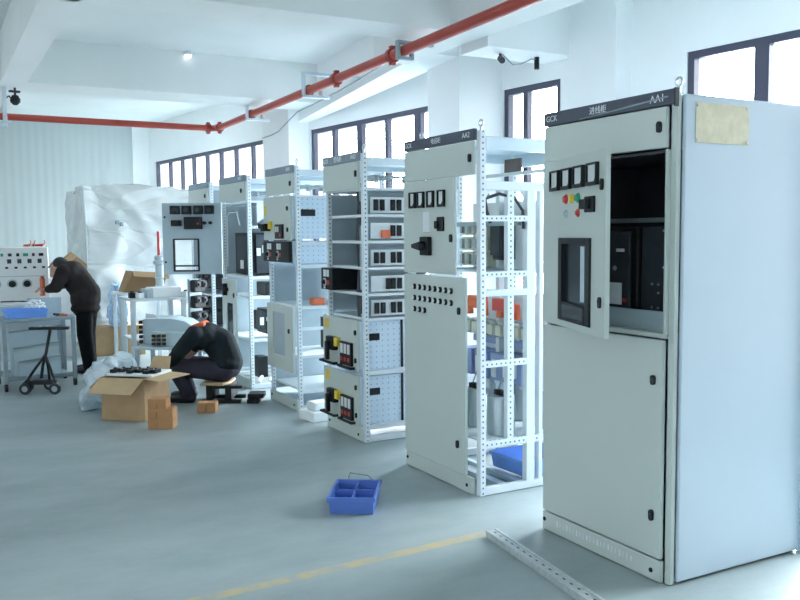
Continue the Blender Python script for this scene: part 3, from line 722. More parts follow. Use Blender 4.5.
for z0 in (.122, .545):
    d, f = drawer(c, W, z0, z0+.395, -.04)
    drawer_kit(f, W, z0, z0+.395, -.04)
    B('latch_plate', 'black', d, -.046, -.041, .06, .15, z0+.235, z0+.29, .002); B('rear_seal', 'black', d, -.05, -.035, .335, .352, z0+.012, z0+.385, .002)
for z in (.545, .125): bar(c, -.035, .0, .038, D-.038, z-.025, z+.008, 'white')
pl = leaf(c, 'plinth', -W, -.03, .004, .108, -.012); screw(pl, -W+.05, -.012, .065); screw(pl, -.10, -.012, .05)
u = B('control_unit', 'black', c, -W-.005, -.47, -.05, .34, 1.15, 1.325, .005)
def unit_face(u, xs, yf, zc):
    for x in xs:
        B('meter_window', 'meter', u, x-.03, x+.02, yf-.004, yf, zc+.02, zc+.075, 0)
        B('meter_window', 'meter', u, x+.035, x+.075, yf-.004, yf, zc+.02, zc+.075, 0)
        MB().lathe((x-.01, yf, zc-.025), [(.034, 0), (.033, .006)], 16, 1, 'y').lathe((x-.01, yf-.006, zc-.025), [(.022, 0), (.020, .012), (.011, .014), (.010, .022)], 14, 0, 'y').build('rotary_knob', ['black', 'porcelain'], u)
        B('status_label', 'red', u, x+.035, x+.075, yf-.004, yf, zc-.045, zc-.01, 0)
        B('status_label', 'meter', u, x-.03, x+.0, yf-.003, yf, zc-.078, zc-.063, 0)
unit_face(u, (-.61,), -.05, 1.235)

# ---- the fourth cabinet
X4 = -4.41
c = thing('switchgear_cabinet', 'fourth grey cabinet, dark double control unit and a windowed lower door', 'electrical cabinet', (X4, .022, 0), 0, G)
W = .725; frame(c, W)
header(c, W, -.038, [('AA4', -.14, .05, 'CENTER')], 'bannerlight'); eye_bolt(c, -.02, .02)
ud = leaf(c, 'upper_door', -W, -.042, 1.962, 2.140); lock(ud, -.08, -.022, 2.05, .045)
busbar_row(c, .12, 2.03, W); level(c, W, 1.945)
d, f = drawer(c, W, 1.545, 1.945, -.045)
B('warning_sticker', 'yellow', f, -W+.02, -W+.08, -.046, -.044, 1.78, 1.87, 0)
m = MB(); m.box(-.66, -.54, -.105, -.045, 1.63, 1.70); m.hull([(-.70, -.115, 1.66), (-.70, -.095, 1.66), (-.56, -.095, 1.64), (-.56, -.115, 1.64)], [(-.70, -.115, 1.71), (-.70, -.095, 1.71), (-.56, -.095, 1.69), (-.56, -.115, 1.69)]); m.build('operating_handle', 'black', f, .004)
B('handle_stop', 'yellow', f, -.54, -.49, -.075, -.045, 1.65, 1.72, .003)
m = MB(); m.box(-.38, -.20, -.065, -.045, 1.56, 1.69); m.box(-.36, -.33, -.069, -.065, 1.62, 1.67, 1); m.box(-.31, -.28, -.069, -.065, 1.62, 1.67, 1); m.box(-.26, -.23, -.069, -.065, 1.575, 1.61, 2); m.build('meter_block', ['black', 'meter', 'red'], f)
lock(f, -.10, -.045, 1.83, .04); lock(f, -.10, -.045, 1.64, .04)
B('latch_plate', 'black', d, -.046, -.041, .06, .20, 1.76, 1.82, .002)
d2 = B('drawer', 'perfside', c, -W+.04, -.045, -.02, D-.10, 1.335, 1.535, .003)
u = B('control_unit', 'black', c, -W-.005, -.06, -.055, -.022, 1.345, 1.535, .005); unit_face(u, (-.58, -.33), -.055, 1.44)
for z in (1.532, 1.325, .955): bar(c, -.035, .0, .038, D-.038, z-.03, z, 'white')
level(c, W, .955); B('side_panel', 'intgrey', c, -W+.002, -W+.012, .04, D-.04, .11, 1.33, .001)
B('back_panel', 'white', c, -W+.04, -.045, .62, .632, .96, 1.33, .001)
B('terminal_block', 'orange', c, -.12, -.02, .16, .27, .957, 1.02, .004)
wd_ = MB(); a, b_, z0, z1 = -W, -.06, .34, .945
wd_.box(a, a+.16, -.03, -.008, z0, z1); wd_.box(b_-.20, b_, -.03, -.008, z0, z1); wd_.box(a+.16, b_-.20, -.03, -.008, z0, z0+.13); wd_.box(a+.16, b_-.20, -.03, -.008, z1-.07, z1)
wdo = wd_.build('lower_door', 'door', c)
B('smoked_pane', 'intgrey', wdo, a+.16, b_-.20, -.016, -.012, z0+.13, z1-.07, 0); lock(wdo, -.15, -.03, .72, .045)
for z in (.76, .51, .19): bar(c, -.035, .0, .038, D-.038, z-.025, z, 'white')
for z in (.50, .20): level(c, W, z, .02)
post(c, -.30, -.27, .40, .44, .2, .95, 'inner_post', 'white')
B('component_box', 'black', c, -.25, -.08, .40, .55, .20, .27, .004); B('component_box', 'dark', c, -.55, -.40, .45, .6, .50, .80, .004)
pl = leaf(c, 'plinth', -W, -.03, .004, .104, -.012); screw(pl, -W+.05, -.012, .062); screw(pl, -.10, -.012, .05)
B('base_plate', 'galv', c, -W+.04, -.036, .04, D-.04, .05, .06, .002)

# ---- the fifth cabinet with its swung-open instrument door
X5 = -5.73
c = thing('switchgear_cabinet', 'fifth grey cabinet, big instrument door swung open to the left with a window cut-out', 'electrical cabinet', (X5, .022, 0), 0, G)
W = .90; frame(c, W)
header(c, W, -.038, [('AA5', -.18, .05, 'CENTER')], 'bannerlight'); eye_bolt(c, -.02, .02)
ud = leaf(c, 'upper_door', -W, -.042, 1.955, 2.140); lock(ud, -.13, -.022, 2.05, .045)
busbar_row(c, .10, 2.03, W); level(c, W, 1.945); level(c, W, 1.17, .03)
B('side_panel', 'intgrey', c, -W+.002, -W+.012, .04, D-.04, .1, 1.92, .001)
B('back_panel', 'intgrey', c, -W+.04, -.045, .60, .612, 1.17, 1.92, .001)
ab = B('air_circuit_breaker', 'black', c, -.62, -.09, .06, .46, 1.18, 1.62, .008)
B('front_cover', 'dark', ab, -.52, -.16, .045, .059, 1.24, 1.58, .004); B('rating_label', 'foam', ab, -.40, -.30, .040, .044, 1.24, 1.33, 0)
MB().tube([(-.80, .03, 1.25), (-.80, .03, 1.80), (-.72, .03, 1.84), (-.45, .03, 1.84), (-.42, .05, 1.70)], .008, 8).build('cable', 'white', c)
MB().slab([(-.012, .10, 1.92), (-.012, .44, 1.92), (-.012, .44, 1.72), (-.012, .27, 1.83), (-.012, .10, 1.72)], .006).build('gusset', 'white', c)
B('side_plate', 'dark', c, -.06, -.05, .10, .40, 1.20, 1.60, .002)
idr = turned_door(c, 'instrument_door', (-W, -.004, 0), .655, -math.radians(118), 1.165, 1.955, 'table', (.262, .529, 1.205, 1.55), .02)

def rb(name, mat, x0, x1, z0, z1, y0, y1, bv=.003): return B(name, mat, idr, x0, x1, y0, y1, z0, z1, bv)
for xl, xr in ((97, 138), (150, 190), (203, 243), (254, 293)):
    x0, x1 = (325-xr)/270*.655, (325-xl)/270*.655
    m = rb('meter_back', 'black', x0, x1, 1.83, 1.924, .0, .07); MB().cyl(((x0+x1)/2, .07, 1.877), ((x0+x1)/2, .078, 1.877), .025, 12).build('terminal_cap', 'dark', m)
m = MB(); m.box(.437, .55, 0, .05, 1.70, 1.765); m.cyl((.49, .05, 1.73), (.49, .085, 1.73), .032, 14); m.build('switch_back', 'black', idr, .004)
m = rb('relay_module', 'black', .21, .40, 1.665, 1.80, 0, .08); rb('warning_sticker', 'red', .235, .255, 1.715, 1.735, .08, .081, 0)
for x in (.182, .117): MB().cyl((x, 0, 1.733), (x, .05, 1.733), .018, 12).build('button_back', 'black', idr)
wf = MB(); a, b_, z0, z1 = .262, .529, 1.205, 1.55
wf.box(a-.012, a+.006, -.024, .012, z0-.01, z1+.01); wf.box(b_-.006, b_+.012, -.024, .012, z0-.01, z1+.01)
for q in (z0-.01, z0+.045, z1-.004): wf.box(a+.006, b_-.006, -.024, .012, q, q+.016)
wf.build('window_frame', 'black', idr, .002); B('hinge_bracket', 'tablegrey', idr, a+.006, a+.05, .0, .01, z0+.06, z1, .001)
for z in (1.80, 1.30): MB().cyl((.625, 0, z), (.625, .012, z), .012, 10).build('door_lock', 'dark', idr)
ldr = MB(); ldr.box(-.87, -.71, -.022, 0, .26, 1.12); ldr.box(-.50, -.40, -.022, 0, .26, 1.12); ldr.box(-.71, -.50, -.022, 0, .26, .36); ldr.box(-.71, -.50, -.022, 0, .86, 1.12)
ldo = ldr.build('lower_door', 'door', c); B('smoked_pane', 'screen', ldo, -.71, -.50, -.014, -.010, .36, .86, 0)
m = MB(); m.box(-.76, -.64, -.06, -.022, .985, 1.025); m.box(-.72, -.68, -.07, -.022, .94, 1.07); m.build('operating_handle', 'black', ldo, .004); lock(ldo, -.45, -.022, .95)
for z in (.956, .51): level(c, W, z); bar(c, -.035, 0, .038, D-.038, z-.02, z+.01, 'white')
bar(c, -.035, 0, .038, D-.038, 1.66, 1.69)
for z in (.60, 1.0): B('contactor_bank', 'black', c, -.36, -.07, .20, .42, z-.04, z+.22 if z < .9 else z+.10, .006)
for k in range(3): B('contactor', 'dark', c, -.33+.09*k, -.26+.09*k, .14, .199, .60, .80, .004)
for k in range(4): B('terminal_block', 'foam', c, -.05, -.03, .10+.06*k, .14+.06*k, 1.38+.03*(k % 2), 1.46+.03*(k % 2), .002)
for k in range(3): B('terminal_block', 'foam', c, -.05, -.03, .12+.07*k, .16+.07*k, .66+.04*(k % 2), .74, .002)
B('component_box', 'black', c, -.25, -.10, .12, .22, .10, .32, .004)
MB().tube([(-.05, .10, .06), (-.12, .16, .12), (-.3, .22, .10), (-.5, .25, .07)], .02, 8).build('cable', 'foam', c)
MB().tube([(-.05, .22, .06), (-.16, .28, .10), (-.4, .32, .07)], .02, 8).build('cable', 'foam', c)
pl = leaf(c, 'plinth', -W, -.03, .004, .104, -.012)

# ---- the sixth cabinet, mostly behind that door
X6 = -7.05
c = thing('switchgear_cabinet', 'farthest grey cabinet of the row, half hidden behind the swung-open door', 'electrical cabinet', (X6, .022, 0), 0, G)
W = .86; frame(c, W)
header(c, W, -.038, [], 'bannerlight')
ud = leaf(c, 'upper_door', -W, -.042, 1.955, 2.140); lock(ud, -.13, -.022, 2.05, .045)
B('side_panel', 'tablegrey', c, -.012, -.004, .04, D-.04, 1.50, 2.11, .001)
B('side_panel', 'intgrey', c, -W+.002, -W+.012, .04, D-.04, .1, 1.92, .001)
for z in (1.945, 1.17, .90, .51): level(c, W, z)
for k, z in enumerate((1.04, .80, .62)):
    for x in (-.70, -.45, -.22): 
        m = B('contactor', 'black', c, x-.09, x+.09, .06, .24, z-.08, z+.08, .006); MB().cyl((x, .06, z), (x, .03, z), .05, 14).build('terminals', 'dark', m)
B('back_panel', 'purple', c, -W+.04, -.045, .50, .512, .52, 1.16, .001)
leaf(c, 'plinth', -W, -.03, .004, .104, -.012)

# ------------------------------------------------------------------ floor things in the foreground
tb = bin_box('parts_bin', 'blue compartment tray with screws, alone on the floor in front of the cabinets', -1.755, -.700, .001, math.radians(-33), .36, .262, .098, 'bluebin', 'tray')
for k in range(9): MB().cyl((.02+.022*(k % 3), .03+.035*(k//3), .013), (.03+.022*(k % 3), .05+.035*(k//3), .030+.004*(k % 2)), .007, 8).build('screw', ['dark', 'steel'][k % 2], tb)
for k in range(5): MB().cyl((-.09+.03*k, .04+.02*(k % 2), .014), (-.07+.03*k, .07+.02*(k % 2), .022), .008, 8).build('screw', 'dark', tb)
for s in (-1, 1): B('label_slot', 'bluebin', tb, .128, .136, .05*s-.045, .05*s+.045, .02, .075, .002)
MB().tube([(-.13, -.06, .112), (-.15, -.05, .15), (-.15, .06, .135), (-.13, .09, .116)], .004, 6).build('wire_handle', 'tablegrey', tb)

r0, r1 = Vector((-.925, -.300, 0)), Vector((.06, -.42, 0)); d = (r1-r0).normalized()
ru = thing('slotted_rail', 'long aluminium channel lying on the floor before the nearest cabinet', 'metal rail', (r0.x, r0.y, .001), math.atan2(d.y, d.x))
Lr = 1.45; m = MB(); m.box(0, Lr, -.036, .036, .026, .030); m.box(0, Lr, -.036, -.032, 0, .026); m.box(0, Lr, .032, .036, 0, .026); m.box(0, Lr, -.036, -.020, .030, .034); m.box(0, Lr, .020, .036, .030, .034)
m.build('channel', 'rail', ru)
for k in range(24): B('slot', 'black', ru, .03+.06*k, .050+.06*k, -.004, .004, .0301, .0306, 0)

fb = thing('foam_block', 'white foam packing piece on the floor beside the third cabinet', 'packing', (-4.02, -.02, .001), math.radians(10))
B('foam_body', 'foam', fb, -.14, .10, -.05, .26, 0, .085, .008); B('foam_ridge', 'foam', fb, -.09, .06, .0, .22, .0852, .16, .012)

def carton(name, label, x, y, rz, sx, sy, h, mat='card', group=None, cat='box', closed=True, z=.001):
    t = thing(name, label, cat, (x, y, z), rz, group)
    if closed:
        B('carton_body', mat, t, -sx/2, sx/2, -sy/2, sy/2, 0, h, .004)
        B('packing_tape', 'cardlight', t, -.025, .025, -sy/2-.001, sy/2+.001, h*.7, h+.001, 0)
    return t
# open carton: front-face corners on the floor found from its base line
ang = math.atan2(-1.30+1.60, -4.73+5.01)
bxo = thing('cardboard_box', 'big open cardboard box with spread flaps before the seated worker', 'box', (-4.855, -1.432, .001), ang)
Lx, Ly, Hb, th = .42, .42, .372, .006
def BB(name, *a): return B(name, 'card', bxo, *a)
BB('carton_wall', -Lx/2, Lx/2, 0, th, 0, Hb); BB('carton_wall', -Lx/2, Lx/2, Ly-th, Ly, 0, Hb)
BB('carton_wall', -Lx/2, -Lx/2+th, th, Ly-th, 0, Hb); BB('carton_wall', Lx/2-th, Lx/2, th, Ly-th, 0, Hb); BB('carton_base', -Lx/2+th, Lx/2-th, th, Ly-th, 0, th)
def flap(q): return MB().slab(q, .006).build('carton_flap', 'cardlight', bxo)
flap([(-Lx/2, -.003, Hb), (Lx/2, -.003, Hb), (Lx/2-.05, -.135, Hb-.12), (-Lx/2-.05, -.135, Hb-.12)])
flap([(Lx/2+.003, .0, Hb), (Lx/2+.003, Ly, Hb), (Lx/2+.23, Ly-.04, Hb-.01), (Lx/2+.17, -.05, Hb-.01)])
flap([(-Lx/2-.003, .0, Hb), (-Lx/2-.003, Ly, Hb), (-Lx/2-.12, Ly, Hb-.10), (-Lx/2-.12, .0, Hb-.10)])
flap([(0, Ly+.003, Hb), (Lx/2, Ly+.003, Hb), (Lx/2-.01, Ly+.06, Hb+.13), (.03, Ly+.06, Hb+.13)])
ft = thing('foam_tray', 'white foam tray laid across the open cardboard box', 'tray', (-4.855, -1.432, .3755), ang)
B('tray_sheet', 'foam', ft, -.20, .25, .06, .40, 0, .022, .006)
for k in range(8):
    o = thing('circuit_breaker', 'one of the small black breakers lined up on the white foam tray', 'component', (0, 0, 0), ang, 'black breakers on the foam tray')
    lx, ly = -.155+.053*k, .14+.05*(k % 3)
    o.location = (-4.855+lx*math.cos(ang)-ly*math.sin(ang), -1.432+lx*math.sin(ang)+ly*math.cos(ang), .3985)
    B('breaker_case', 'black', o, -.023, .023, -.05, .05, 0, .030, .003); B('toggle', 'dark', o, -.008, .008, -.012, .012, .0301, .044, .002)

# small red-brown boxes
rx, ry = -4.350, -1.225
ax = Vector((.479, .878, 0)).normalized()                  # to the right in the photograph
bx_ang = math.atan2(ax.y, ax.x)
def small_box(u, z, w, h, label, group=None, base=(rx, ry), dpt=.15, dv=0):
    p = Vector((base[0], base[1], 0))+ax*u+Vector((-ax.y, ax.x, 0))*dv
    t = thing('small_box', label, 'box', (p.x, p.y, z), bx_ang, group)
    B('carton_body', 'cardred', t, -w/2, w/2, 0, dpt, 0, h, .003); B('carton_lid', 'cardred', t, -w/2-.0015, w/2+.0015, -.0015, dpt+.0015, h*.72, h+.0015, .002)
    return t
GB = 'small red-brown boxes stacked beside the open carton'
small_box(-.075, .001, .072, .080, 'narrow brown box at the lower left of the small stack by the carton', GB)
small_box(.029, .001, .130, .080, 'brown box at the lower right of the small stack by the carton', GB)
small_box(-.075, .084, .072, .085, 'narrow brown box in the middle left of the small stack by the carton', GB)
small_box(.029, .084, .130, .085, 'brown box in the middle right of the small stack by the carton', GB)
small_box(-.073, .172, .072, .080, 'topmost left brown box of the small stack by the carton', GB)
small_box(.003, .172, .074, .080, 'topmost right brown box of the small stack by the carton', GB)
GB2 = 'pair of small brown boxes by the stool'
small_box(-.043, .001, .078, .09, 'left one of the two small brown boxes on the floor by the stool', GB2, (-4.80, -.72), .12)
small_box(.042, .001, .078, .09, 'right one of the two small brown boxes on the floor by the stool', GB2, (-4.80, -.72), .12)

# crumpled sheets
def crumple(name, label, cat, c, r, mat, seed, amp=.25, rot=0, freq=2.1, octv=5):
    bm = bmesh.new(); bmesh.ops.create_icosphere(bm, subdivisions=5, radius=1)
    for v in bm.verts:
        n = noise.fractal(v.co*freq+Vector((seed, 0, 0)), .8, 2.2, octv)
        k = 1+amp*(n-.5*abs(noise.noise(v.co*2.6+Vector((0, seed, 0))))); q = v.co*k
        if q.z < -.55: q.z = -.55
        v.co = Vector((q.x*r[0], q.y*r[1], (q.z+.55)*r[2]))
    me = bpy.data.meshes.new(name); bm.to_mesh(me); bm.free(); me.materials.append(M[mat]); me.polygons.foreach_set('use_smooth', [True]*len(me.polygons))
    o = bpy.data.objects.new(name, me); COL.objects.link(o); o.location = c; o.rotation_euler.z = rot
    return tag(o, label, cat)
crumple('plastic_bag', 'crumpled clear plastic bag heaped behind the open cardboard box', 'bag', (-5.76, -1.34, .004), (.25, .48, .30), 'bag', 3.1, .34, math.radians(62), 1.2, 2)
crumple('plastic_bag', 'bluish plastic bag on the cardboard boxes behind the standing worker', 'bag', (-9.19, -.64, .405), (.14, .33, .36), 'bluebag', 9.4, .30, math.radians(80))

# cartons behind the standing worker
carton('cardboard_box', 'plain cardboard box on the floor just behind the standing worker', -9.32, -.90, .05, .36, .38, .38)
carton('cardboard_box', 'cardboard box nearer the bench, under the bluish plastic bag', -9.22, -.50, -.1, .34, .36, .40)
cs = thing('cardboard_sheet', 'brown cardboard carton piece leaning on the wrapped cabinet behind the worker', 'cardboard', (-9.50, -1.10, 1.06))
m = MB(); m.slab([(0, -.36, 0), (0, .10, -.02), (-.02, .12, .16), (-.04, -.08, .33), (-.02, -.34, .12)], .02); m.build('sheet', 'cardin', cs)
MB().slab([(.015, -.33, .10), (.015, -.08, .31), (.06, -.02, .27), (.06, -.26, .05)], .008).build('folded_edge', 'cardlight', cs)
st = thing('white_case', 'tall white case standing behind the console, under the leaning cardboard', 'case', (-9.45, -1.34, .001))
B('case_body', 'console', st, -.10, .10, -.16, .14, 0, 1.04, .005); B('case_seam', 'porcelain', st, .1005, .102, -.15, .13, .52, .528, 0)

# ------------------------------------------------------------------ the wrapped cabinet
def wrapped():
    x0, x1, y0, y1, z1 = -11.4, -9.60, -1.0, .88, 2.30; bm = bmesh.new()
    bmesh.ops.create_cube(bm, size=1)
    bmesh.ops.subdivide_edges(bm, edges=bm.edges[:], cuts=47, use_grid_fill=True)
    for v in bm.verts:
        p = Vector((x0+(v.co.x+.5)*(x1-x0), y0+(v.co.y+.5)*(y1-y0), (v.co.z+.5)*z1))
        e = max(0, 1-abs(abs(v.co.z)-.5)*10)
        q = Vector((p.x*1.3, p.y*1.3+p.z*.7, p.z*1.1-p.y*.5))
        n = noise.fractal(q, .9, 2.1, 4)*.012 - abs(noise.noise(q*1.1+Vector((3, 0, 0))))*.10 - abs(noise.noise(Vector((q.x, q.y*2.4+q.z, q.z*1.5-q.y))))*.05
        top = .06*math.sin((p.y-y0)*2.2)+.03*noise.noise(Vector((p.x, p.y*2.5, 0)))
        nrm = Vector((0, 0, 0))
        if abs(v.co.x) > .499: nrm.x = math.copysign(1, v.co.x)
        if abs(v.co.y) > .499: nrm.y = math.copysign(1, v.co.y)
        p += nrm*n
        if v.co.z > .499: p.z += top*.6+n
        elif v.co.z > -.49: p.z += top*.5*(v.co.z+.5)
        else: p.z = .004
        v.co = p
    me = bpy.data.meshes.new('wrapped_cabinet'); bm.to_mesh(me); bm.free(); me.materials.append(M['wrap']); me.polygons.foreach_set('use_smooth', [True]*len(me.polygons))
    t = thing('wrapped_cabinet', 'large cabinet wrapped in creased white plastic sheet at the far wall', 'wrapped cabinet', (0, 0, 0))
    o = bpy.data.objects.new('plastic_wrap', me); COL.objects.link(o); o.parent = t
    MB().tube([(-9.585, -.99, 2.25), (-9.58, -.96, 1.6), (-9.58, -.97, .9), (-9.585, -.98, .2)], .012, 6).build('wrap_seam', 'porcelain', t)
    m = MB(); m.box(-9.62, -9.56, -.575, -.52, 1.76, 1.81); m.box(-9.62, -9.56, -.515, -.47, 1.73, 1.79); m.build('tied_knot', 'tablegrey', t, .008)
wrapped()

# ------------------------------------------------------------------ test console, bench, trolley on the left
cz = thing('test_console', 'white test console with rows of switches and two black knobs at left', 'console', (-8.2, -1.60, 0))
MB().hull([(.0, -1.2, .80), (.0, 0, .80), (-.50, 0, .80), (-.50, -1.2, .80)], [(-.10, -1.2, 1.475), (-.10, 0, 1.475), (-.50, 0, 1.475), (-.50, -1.2, 1.475)]).build('console_body', 'console', cz, .012)
def on_panel(y, z, dx=.0): return (-.10*(z-.80)/.675+dx, y, z)
MB().slab([on_panel(-1.15, 1.13, .003), on_panel(-.04, 1.13, .003), on_panel(-.04, 1.138, .003), on_panel(-1.15, 1.138, .003)], .003).build('panel_seam', 'porcelain', cz)
def pbox(name, mat, y0, y1, z, h, th=.012):
    p = on_panel(0, z); return B(name, mat, cz, p[0]-.012, p[0]+th, y0, y1, z-h/2, z+h/2, .002)
for k in range(5): pbox('push_button', 'black', -.06-.10*k-.016, -.06-.10*k+.016, 1.235, .022)
for k in range(4): pbox('toggle_switch', 'dark', -.10-.11*k-.022, -.10-.11*k+.022, 1.31, .05)
for k, w in enumerate((.05, .03, .055, .03, .04, .03)): pbox('meter', ['black', 'dark', 'green'][k % 3], -.08-.085*k-w/2, -.08-.085*k+w/2, 1.385, .035)
for y in (-.25, -.41, -.58):
    p = on_panel(y, 1.045); MB().lathe((p[0]-.006, y, 1.045), [(.040, 0), (.038, .03), (.022, .032), (.020, .05)], 16, 0, 'x').build('rotary_knob', 'black', cz)
    MB().lathe((p[0]-.003, y, 1.045), [(.055, 0), (.055, .008)], 18, 0, 'x').build('dial_ring', 'porcelain', cz)
B('worktop', 'console', cz, -.02, .32, -1.2, .0, .800, .845, .006)
for y in (-.12, -1.08):
    for x in (-.46, .28): B('leg', 'tablegrey', cz, x-.025, x+.025, y-.025, y+.025, .002, .80, .003)
B('cabinet_body', 'white', cz, -.44, .22, -1.0, -.20, .18, .79, .004)
for k in range(3): B('loose_lead', 'dark', cz, .06+.05*k, .10+.05*k, -.55+.1*k, -.40+.1*k, .846, .858, .004)
for k, (y, mt) in enumerate(((-1.75, 'red'), (-1.82, 'orange'), (-1.68, 'red'))):
    t = thing('test_clip', ['red test clip in the middle on top of the white console', 'orange test clip nearest the left edge on top of the white console', 'red test clip nearest the worker on top of the white console'][k], 'clip', (-8.43, y, 1.477), .5*k, 'test clips on the console')
    MB().cyl((-.05, 0, .016), (.05, 0, .016), .012, 8, .016).build('clip_body', mt, t); MB().tube([(.05, 0, .018), (.07, .01, .05), (.05, .02, .075)], .006, 6).build('lead', mt, t)
bb = thing('work_bench', 'pale blue-grey bench cabinet in front of the white console', 'bench', (-7.72, -1.555, 0))
B('bench_top', 'table', bb, -.12, .10, -1.1, -.0, .80, .83, .004); B('bench_apron', 'table', bb, .102, .118, -.36, -.005, .60, .915, .003); B('bench_apron', 'table', bb, .06, .095, -1.1, -.36, .66, .799, .003)
for y in (-.03, -1.06): B('leg', 'tablegrey', bb, -.10, -.06, y-.02, y+.02, .002, .80, .003); B('leg', 'tablegrey', bb, .04, .08, y-.02, y+.02, .002, .66 if y < -.5 else .60, .003)

# grey sheet-metal trolley
tr = thing('tool_trolley', 'grey wheeled trolley carrying leaning metal sheets and a blue tray', 'trolley', (-7.2, -1.885, 0), math.radians(4))
B('trolley_top', 'tablegrey', tr, -.28, .28, -.36, .36, .715, .745, .004)
for x in (-.26, .26):
    for y in (-.34, .34):
        l = B('leg', 'tablegrey', tr, x-.026, x+.026, y-.020, y+.020, .08, .715, .003)
        MB().lathe((x, y, .045), [(.043, -.014), (.043, .014)], 14, 0, 'y').build('caster', 'rubber', l)
for x in (-.26, .26): B('lower_rail', 'tablegrey', tr, x-.015, x+.015, -.32, .32, .12, .15, .002)
B('lower_shelf', 'tablegrey', tr, -.24, .24, -.32, .32, .10, .12, .002)
for k, (yy, z1) in enumerate(((.02, .60), (.10, .44), (.18, .30))):
    t = thing('metal_sheet', ['tall grey metal sheet leaning at the back inside the trolley', 'middle grey metal sheet leaning inside the trolley', 'front low grey metal sheet leaning inside the trolley'][k], 'sheet', (-7.2, -1.885, 0), math.radians(4), 'metal sheets in the trolley')
    m = MB(); x = .04+.07*k; y0, y1 = (-.26, .22-.0*k)
    m.slab([(x, y0+.03*k, .125), (x, y1, .125), (x-.03, y1, z1+.04), (x-.03, y0+.03*k, z1)], .012); m.build('sheet', ['table', 'porcelain', 'table'][k], t, .003)
    m = MB(); m.slab([(x-.022, y0+.03*k, z1-.012), (x-.022, y1, z1+.028), (x+.015, y1, z1+.028), (x+.015, y0+.03*k, z1-.012)], .006); m.build('folded_edge', 'tablegrey', t)
tp = bin_box('parts_bin', 'bright blue tray of oddments on top of the grey trolley', -7.16, -1.98, .747, math.radians(4), .30, .40, .085, 'bluebin2', 'tray', False)
crumple('paper_scrap', 'white crumpled paper in the blue tray on the trolley', 'paper', (-7.16, -1.88, .84), (.07, .09, .05), 'foam', 5.5, .5)
MB_ = MB(); 
for k in range(3):
    t = thing('hand_tool', ['dark pliers lying at the right end of the trolley top', 'dark spanner lying next to the blue tray on the trolley', 'small dark screwdriver at the trolley corner'][k], 'tool', (-7.12+.07*k, -1.66+.03*k, .746), .6+.5*k, 'tools on the trolley')
    MB().cyl((-.06, 0, .014), (.02, 0, .014), .012, 8).build('grip', ['rubber', 'dark', 'orange'][k], t); MB().cyl((.02, 0, .014), (.09, 0, .014), .006, 8).build('shank', 'steel', t)
# castor stand with a T-shaped top
ts = thing('castor_stand', 'black T-topped stand on castors in front of the grey trolley', 'stand', (-6.62, -1.90, 0), math.radians(61.4))
MB().tube([(.0, 0, .16), (.02, 0, .28), (.06, 0, .42), (.11, 0, .655)], .016, 10).build('pole', 'black', ts); B('top_bar', 'black', ts, -.10, .30, -.025, .025, .655, .685, .004)
for k, (x, y) in enumerate(((-.14, -.06), (.16, -.06), (.0, .20), (-.19, .12))):
    m = MB().tube([(.05, 0, .40), (.03+x*.5, y*.5, .27), (x, y, .125)], .013, 8); l = m.build('leg', 'black', ts)
    MB().lathe((x, y, .061), [(.032, -.018), (.058, -.014), (.058, .014), (.032, .018)], 18, 0, 'y').build('castor_wheel', 'rubber', l)
    MB().lathe((x, y, .061), [(.030, -.02), (.030, .02)], 14, 0, 'y').build('wheel_hub', 'tablegrey', l)
B('base_tray', 'black', ts, -.12, .13, -.05, .10, .10, .13, .004)

# ------------------------------------------------------------------ test bench with the insulator, in the middle distance
wbn = thing('equipment_table', 'white steel table with switchgear parts behind the seated worker', 'table', (-7.50, -.55, 0), math.radians(2))
B('table_top', 'white', wbn, -.30, .30, -.34, .30, .855, .885, .004)
for x in (-.27, .27):
    for y in (-.31, .27): B('leg', 'white', wbn, x-.025, x+.025, y-.025, y+.025, .002, .855, .003)
B('side_panel', 'table', wbn, .20, .24, -.30, -.27, .2, .85, .003); B('lower_shelf', 'white', wbn, -.28, .28, -.30, .26, .40, .42, .003)
wx = thing('white_case', 'white box under the grey insulator on the steel table', 'case', (-7.36, -.47, .8865), math.radians(8))
B('case_body', 'console', wx, -.12, .12, -.17, .17, 0, .115, .008); B('case_side', 'porcelain', wx, -.10, .10, -.235, -.172, 0, .10, .004)
ins = thing('post_insulator', 'grey post insulator with a thin red rod standing behind the white box', 'insulator', (-7.60, -.455, .886))
MB().lathe((0, 0, 0), [(.075, 0), (.075, .03), (.05, .04), (.048, .10), (.06, .11), (.048, .12), (.046, .20), (.058, .21), (.046, .22), (.045, .36), (.07, .38), (.07, .41), (.05, .42), (.055, .46), (.03, .48)], 18).build('insulator_body', 'porcelain', ins)
MB().cyl((0, 0, .48), (0, 0, .76), .017, 10).build('red_rod', 'red', ins)
cbx = thing('cardboard_box', 'open brown carton leaning behind the steel table next to the insulator', 'box', (-8.35, -.52, .90), math.radians(5))
MB().hull([(-.16, -.24, 0), (.16, -.24, 0), (.16, .22, .0), (-.16, .22, 0)], [(-.16, -.14, .26), (.16, -.14, .26), (.16, .30, .22), (-.16, .30, .22)]).build('carton_body', 'cardin', cbx, .004)
MB().slab([(.17, -.14, .26), (.17, .30, .22), (.27, .28, .16), (.27, -.16, .20)], .008).build('carton_flap', 'card', cbx)
cst = thing('carton_stand', 'plain low rack carrying the brown carton behind the steel table', 'rack', (-8.35, -.52, 0), math.radians(5))
B('rack_top', 'white', cst, -.24, .24, -.30, .32, .87, .898, .003)
for x in (-.21, .21):
    for y in (-.27, .29): B('leg', 'white', cst, x-.02, x+.02, y-.02, y+.02, .002, .87, .003)
lb = ['black breaker on the left of the steel table top', 'black breaker by the front left corner of the steel table', 'black breaker at the right front of the steel table', 'black breaker at the right rear of the steel table']
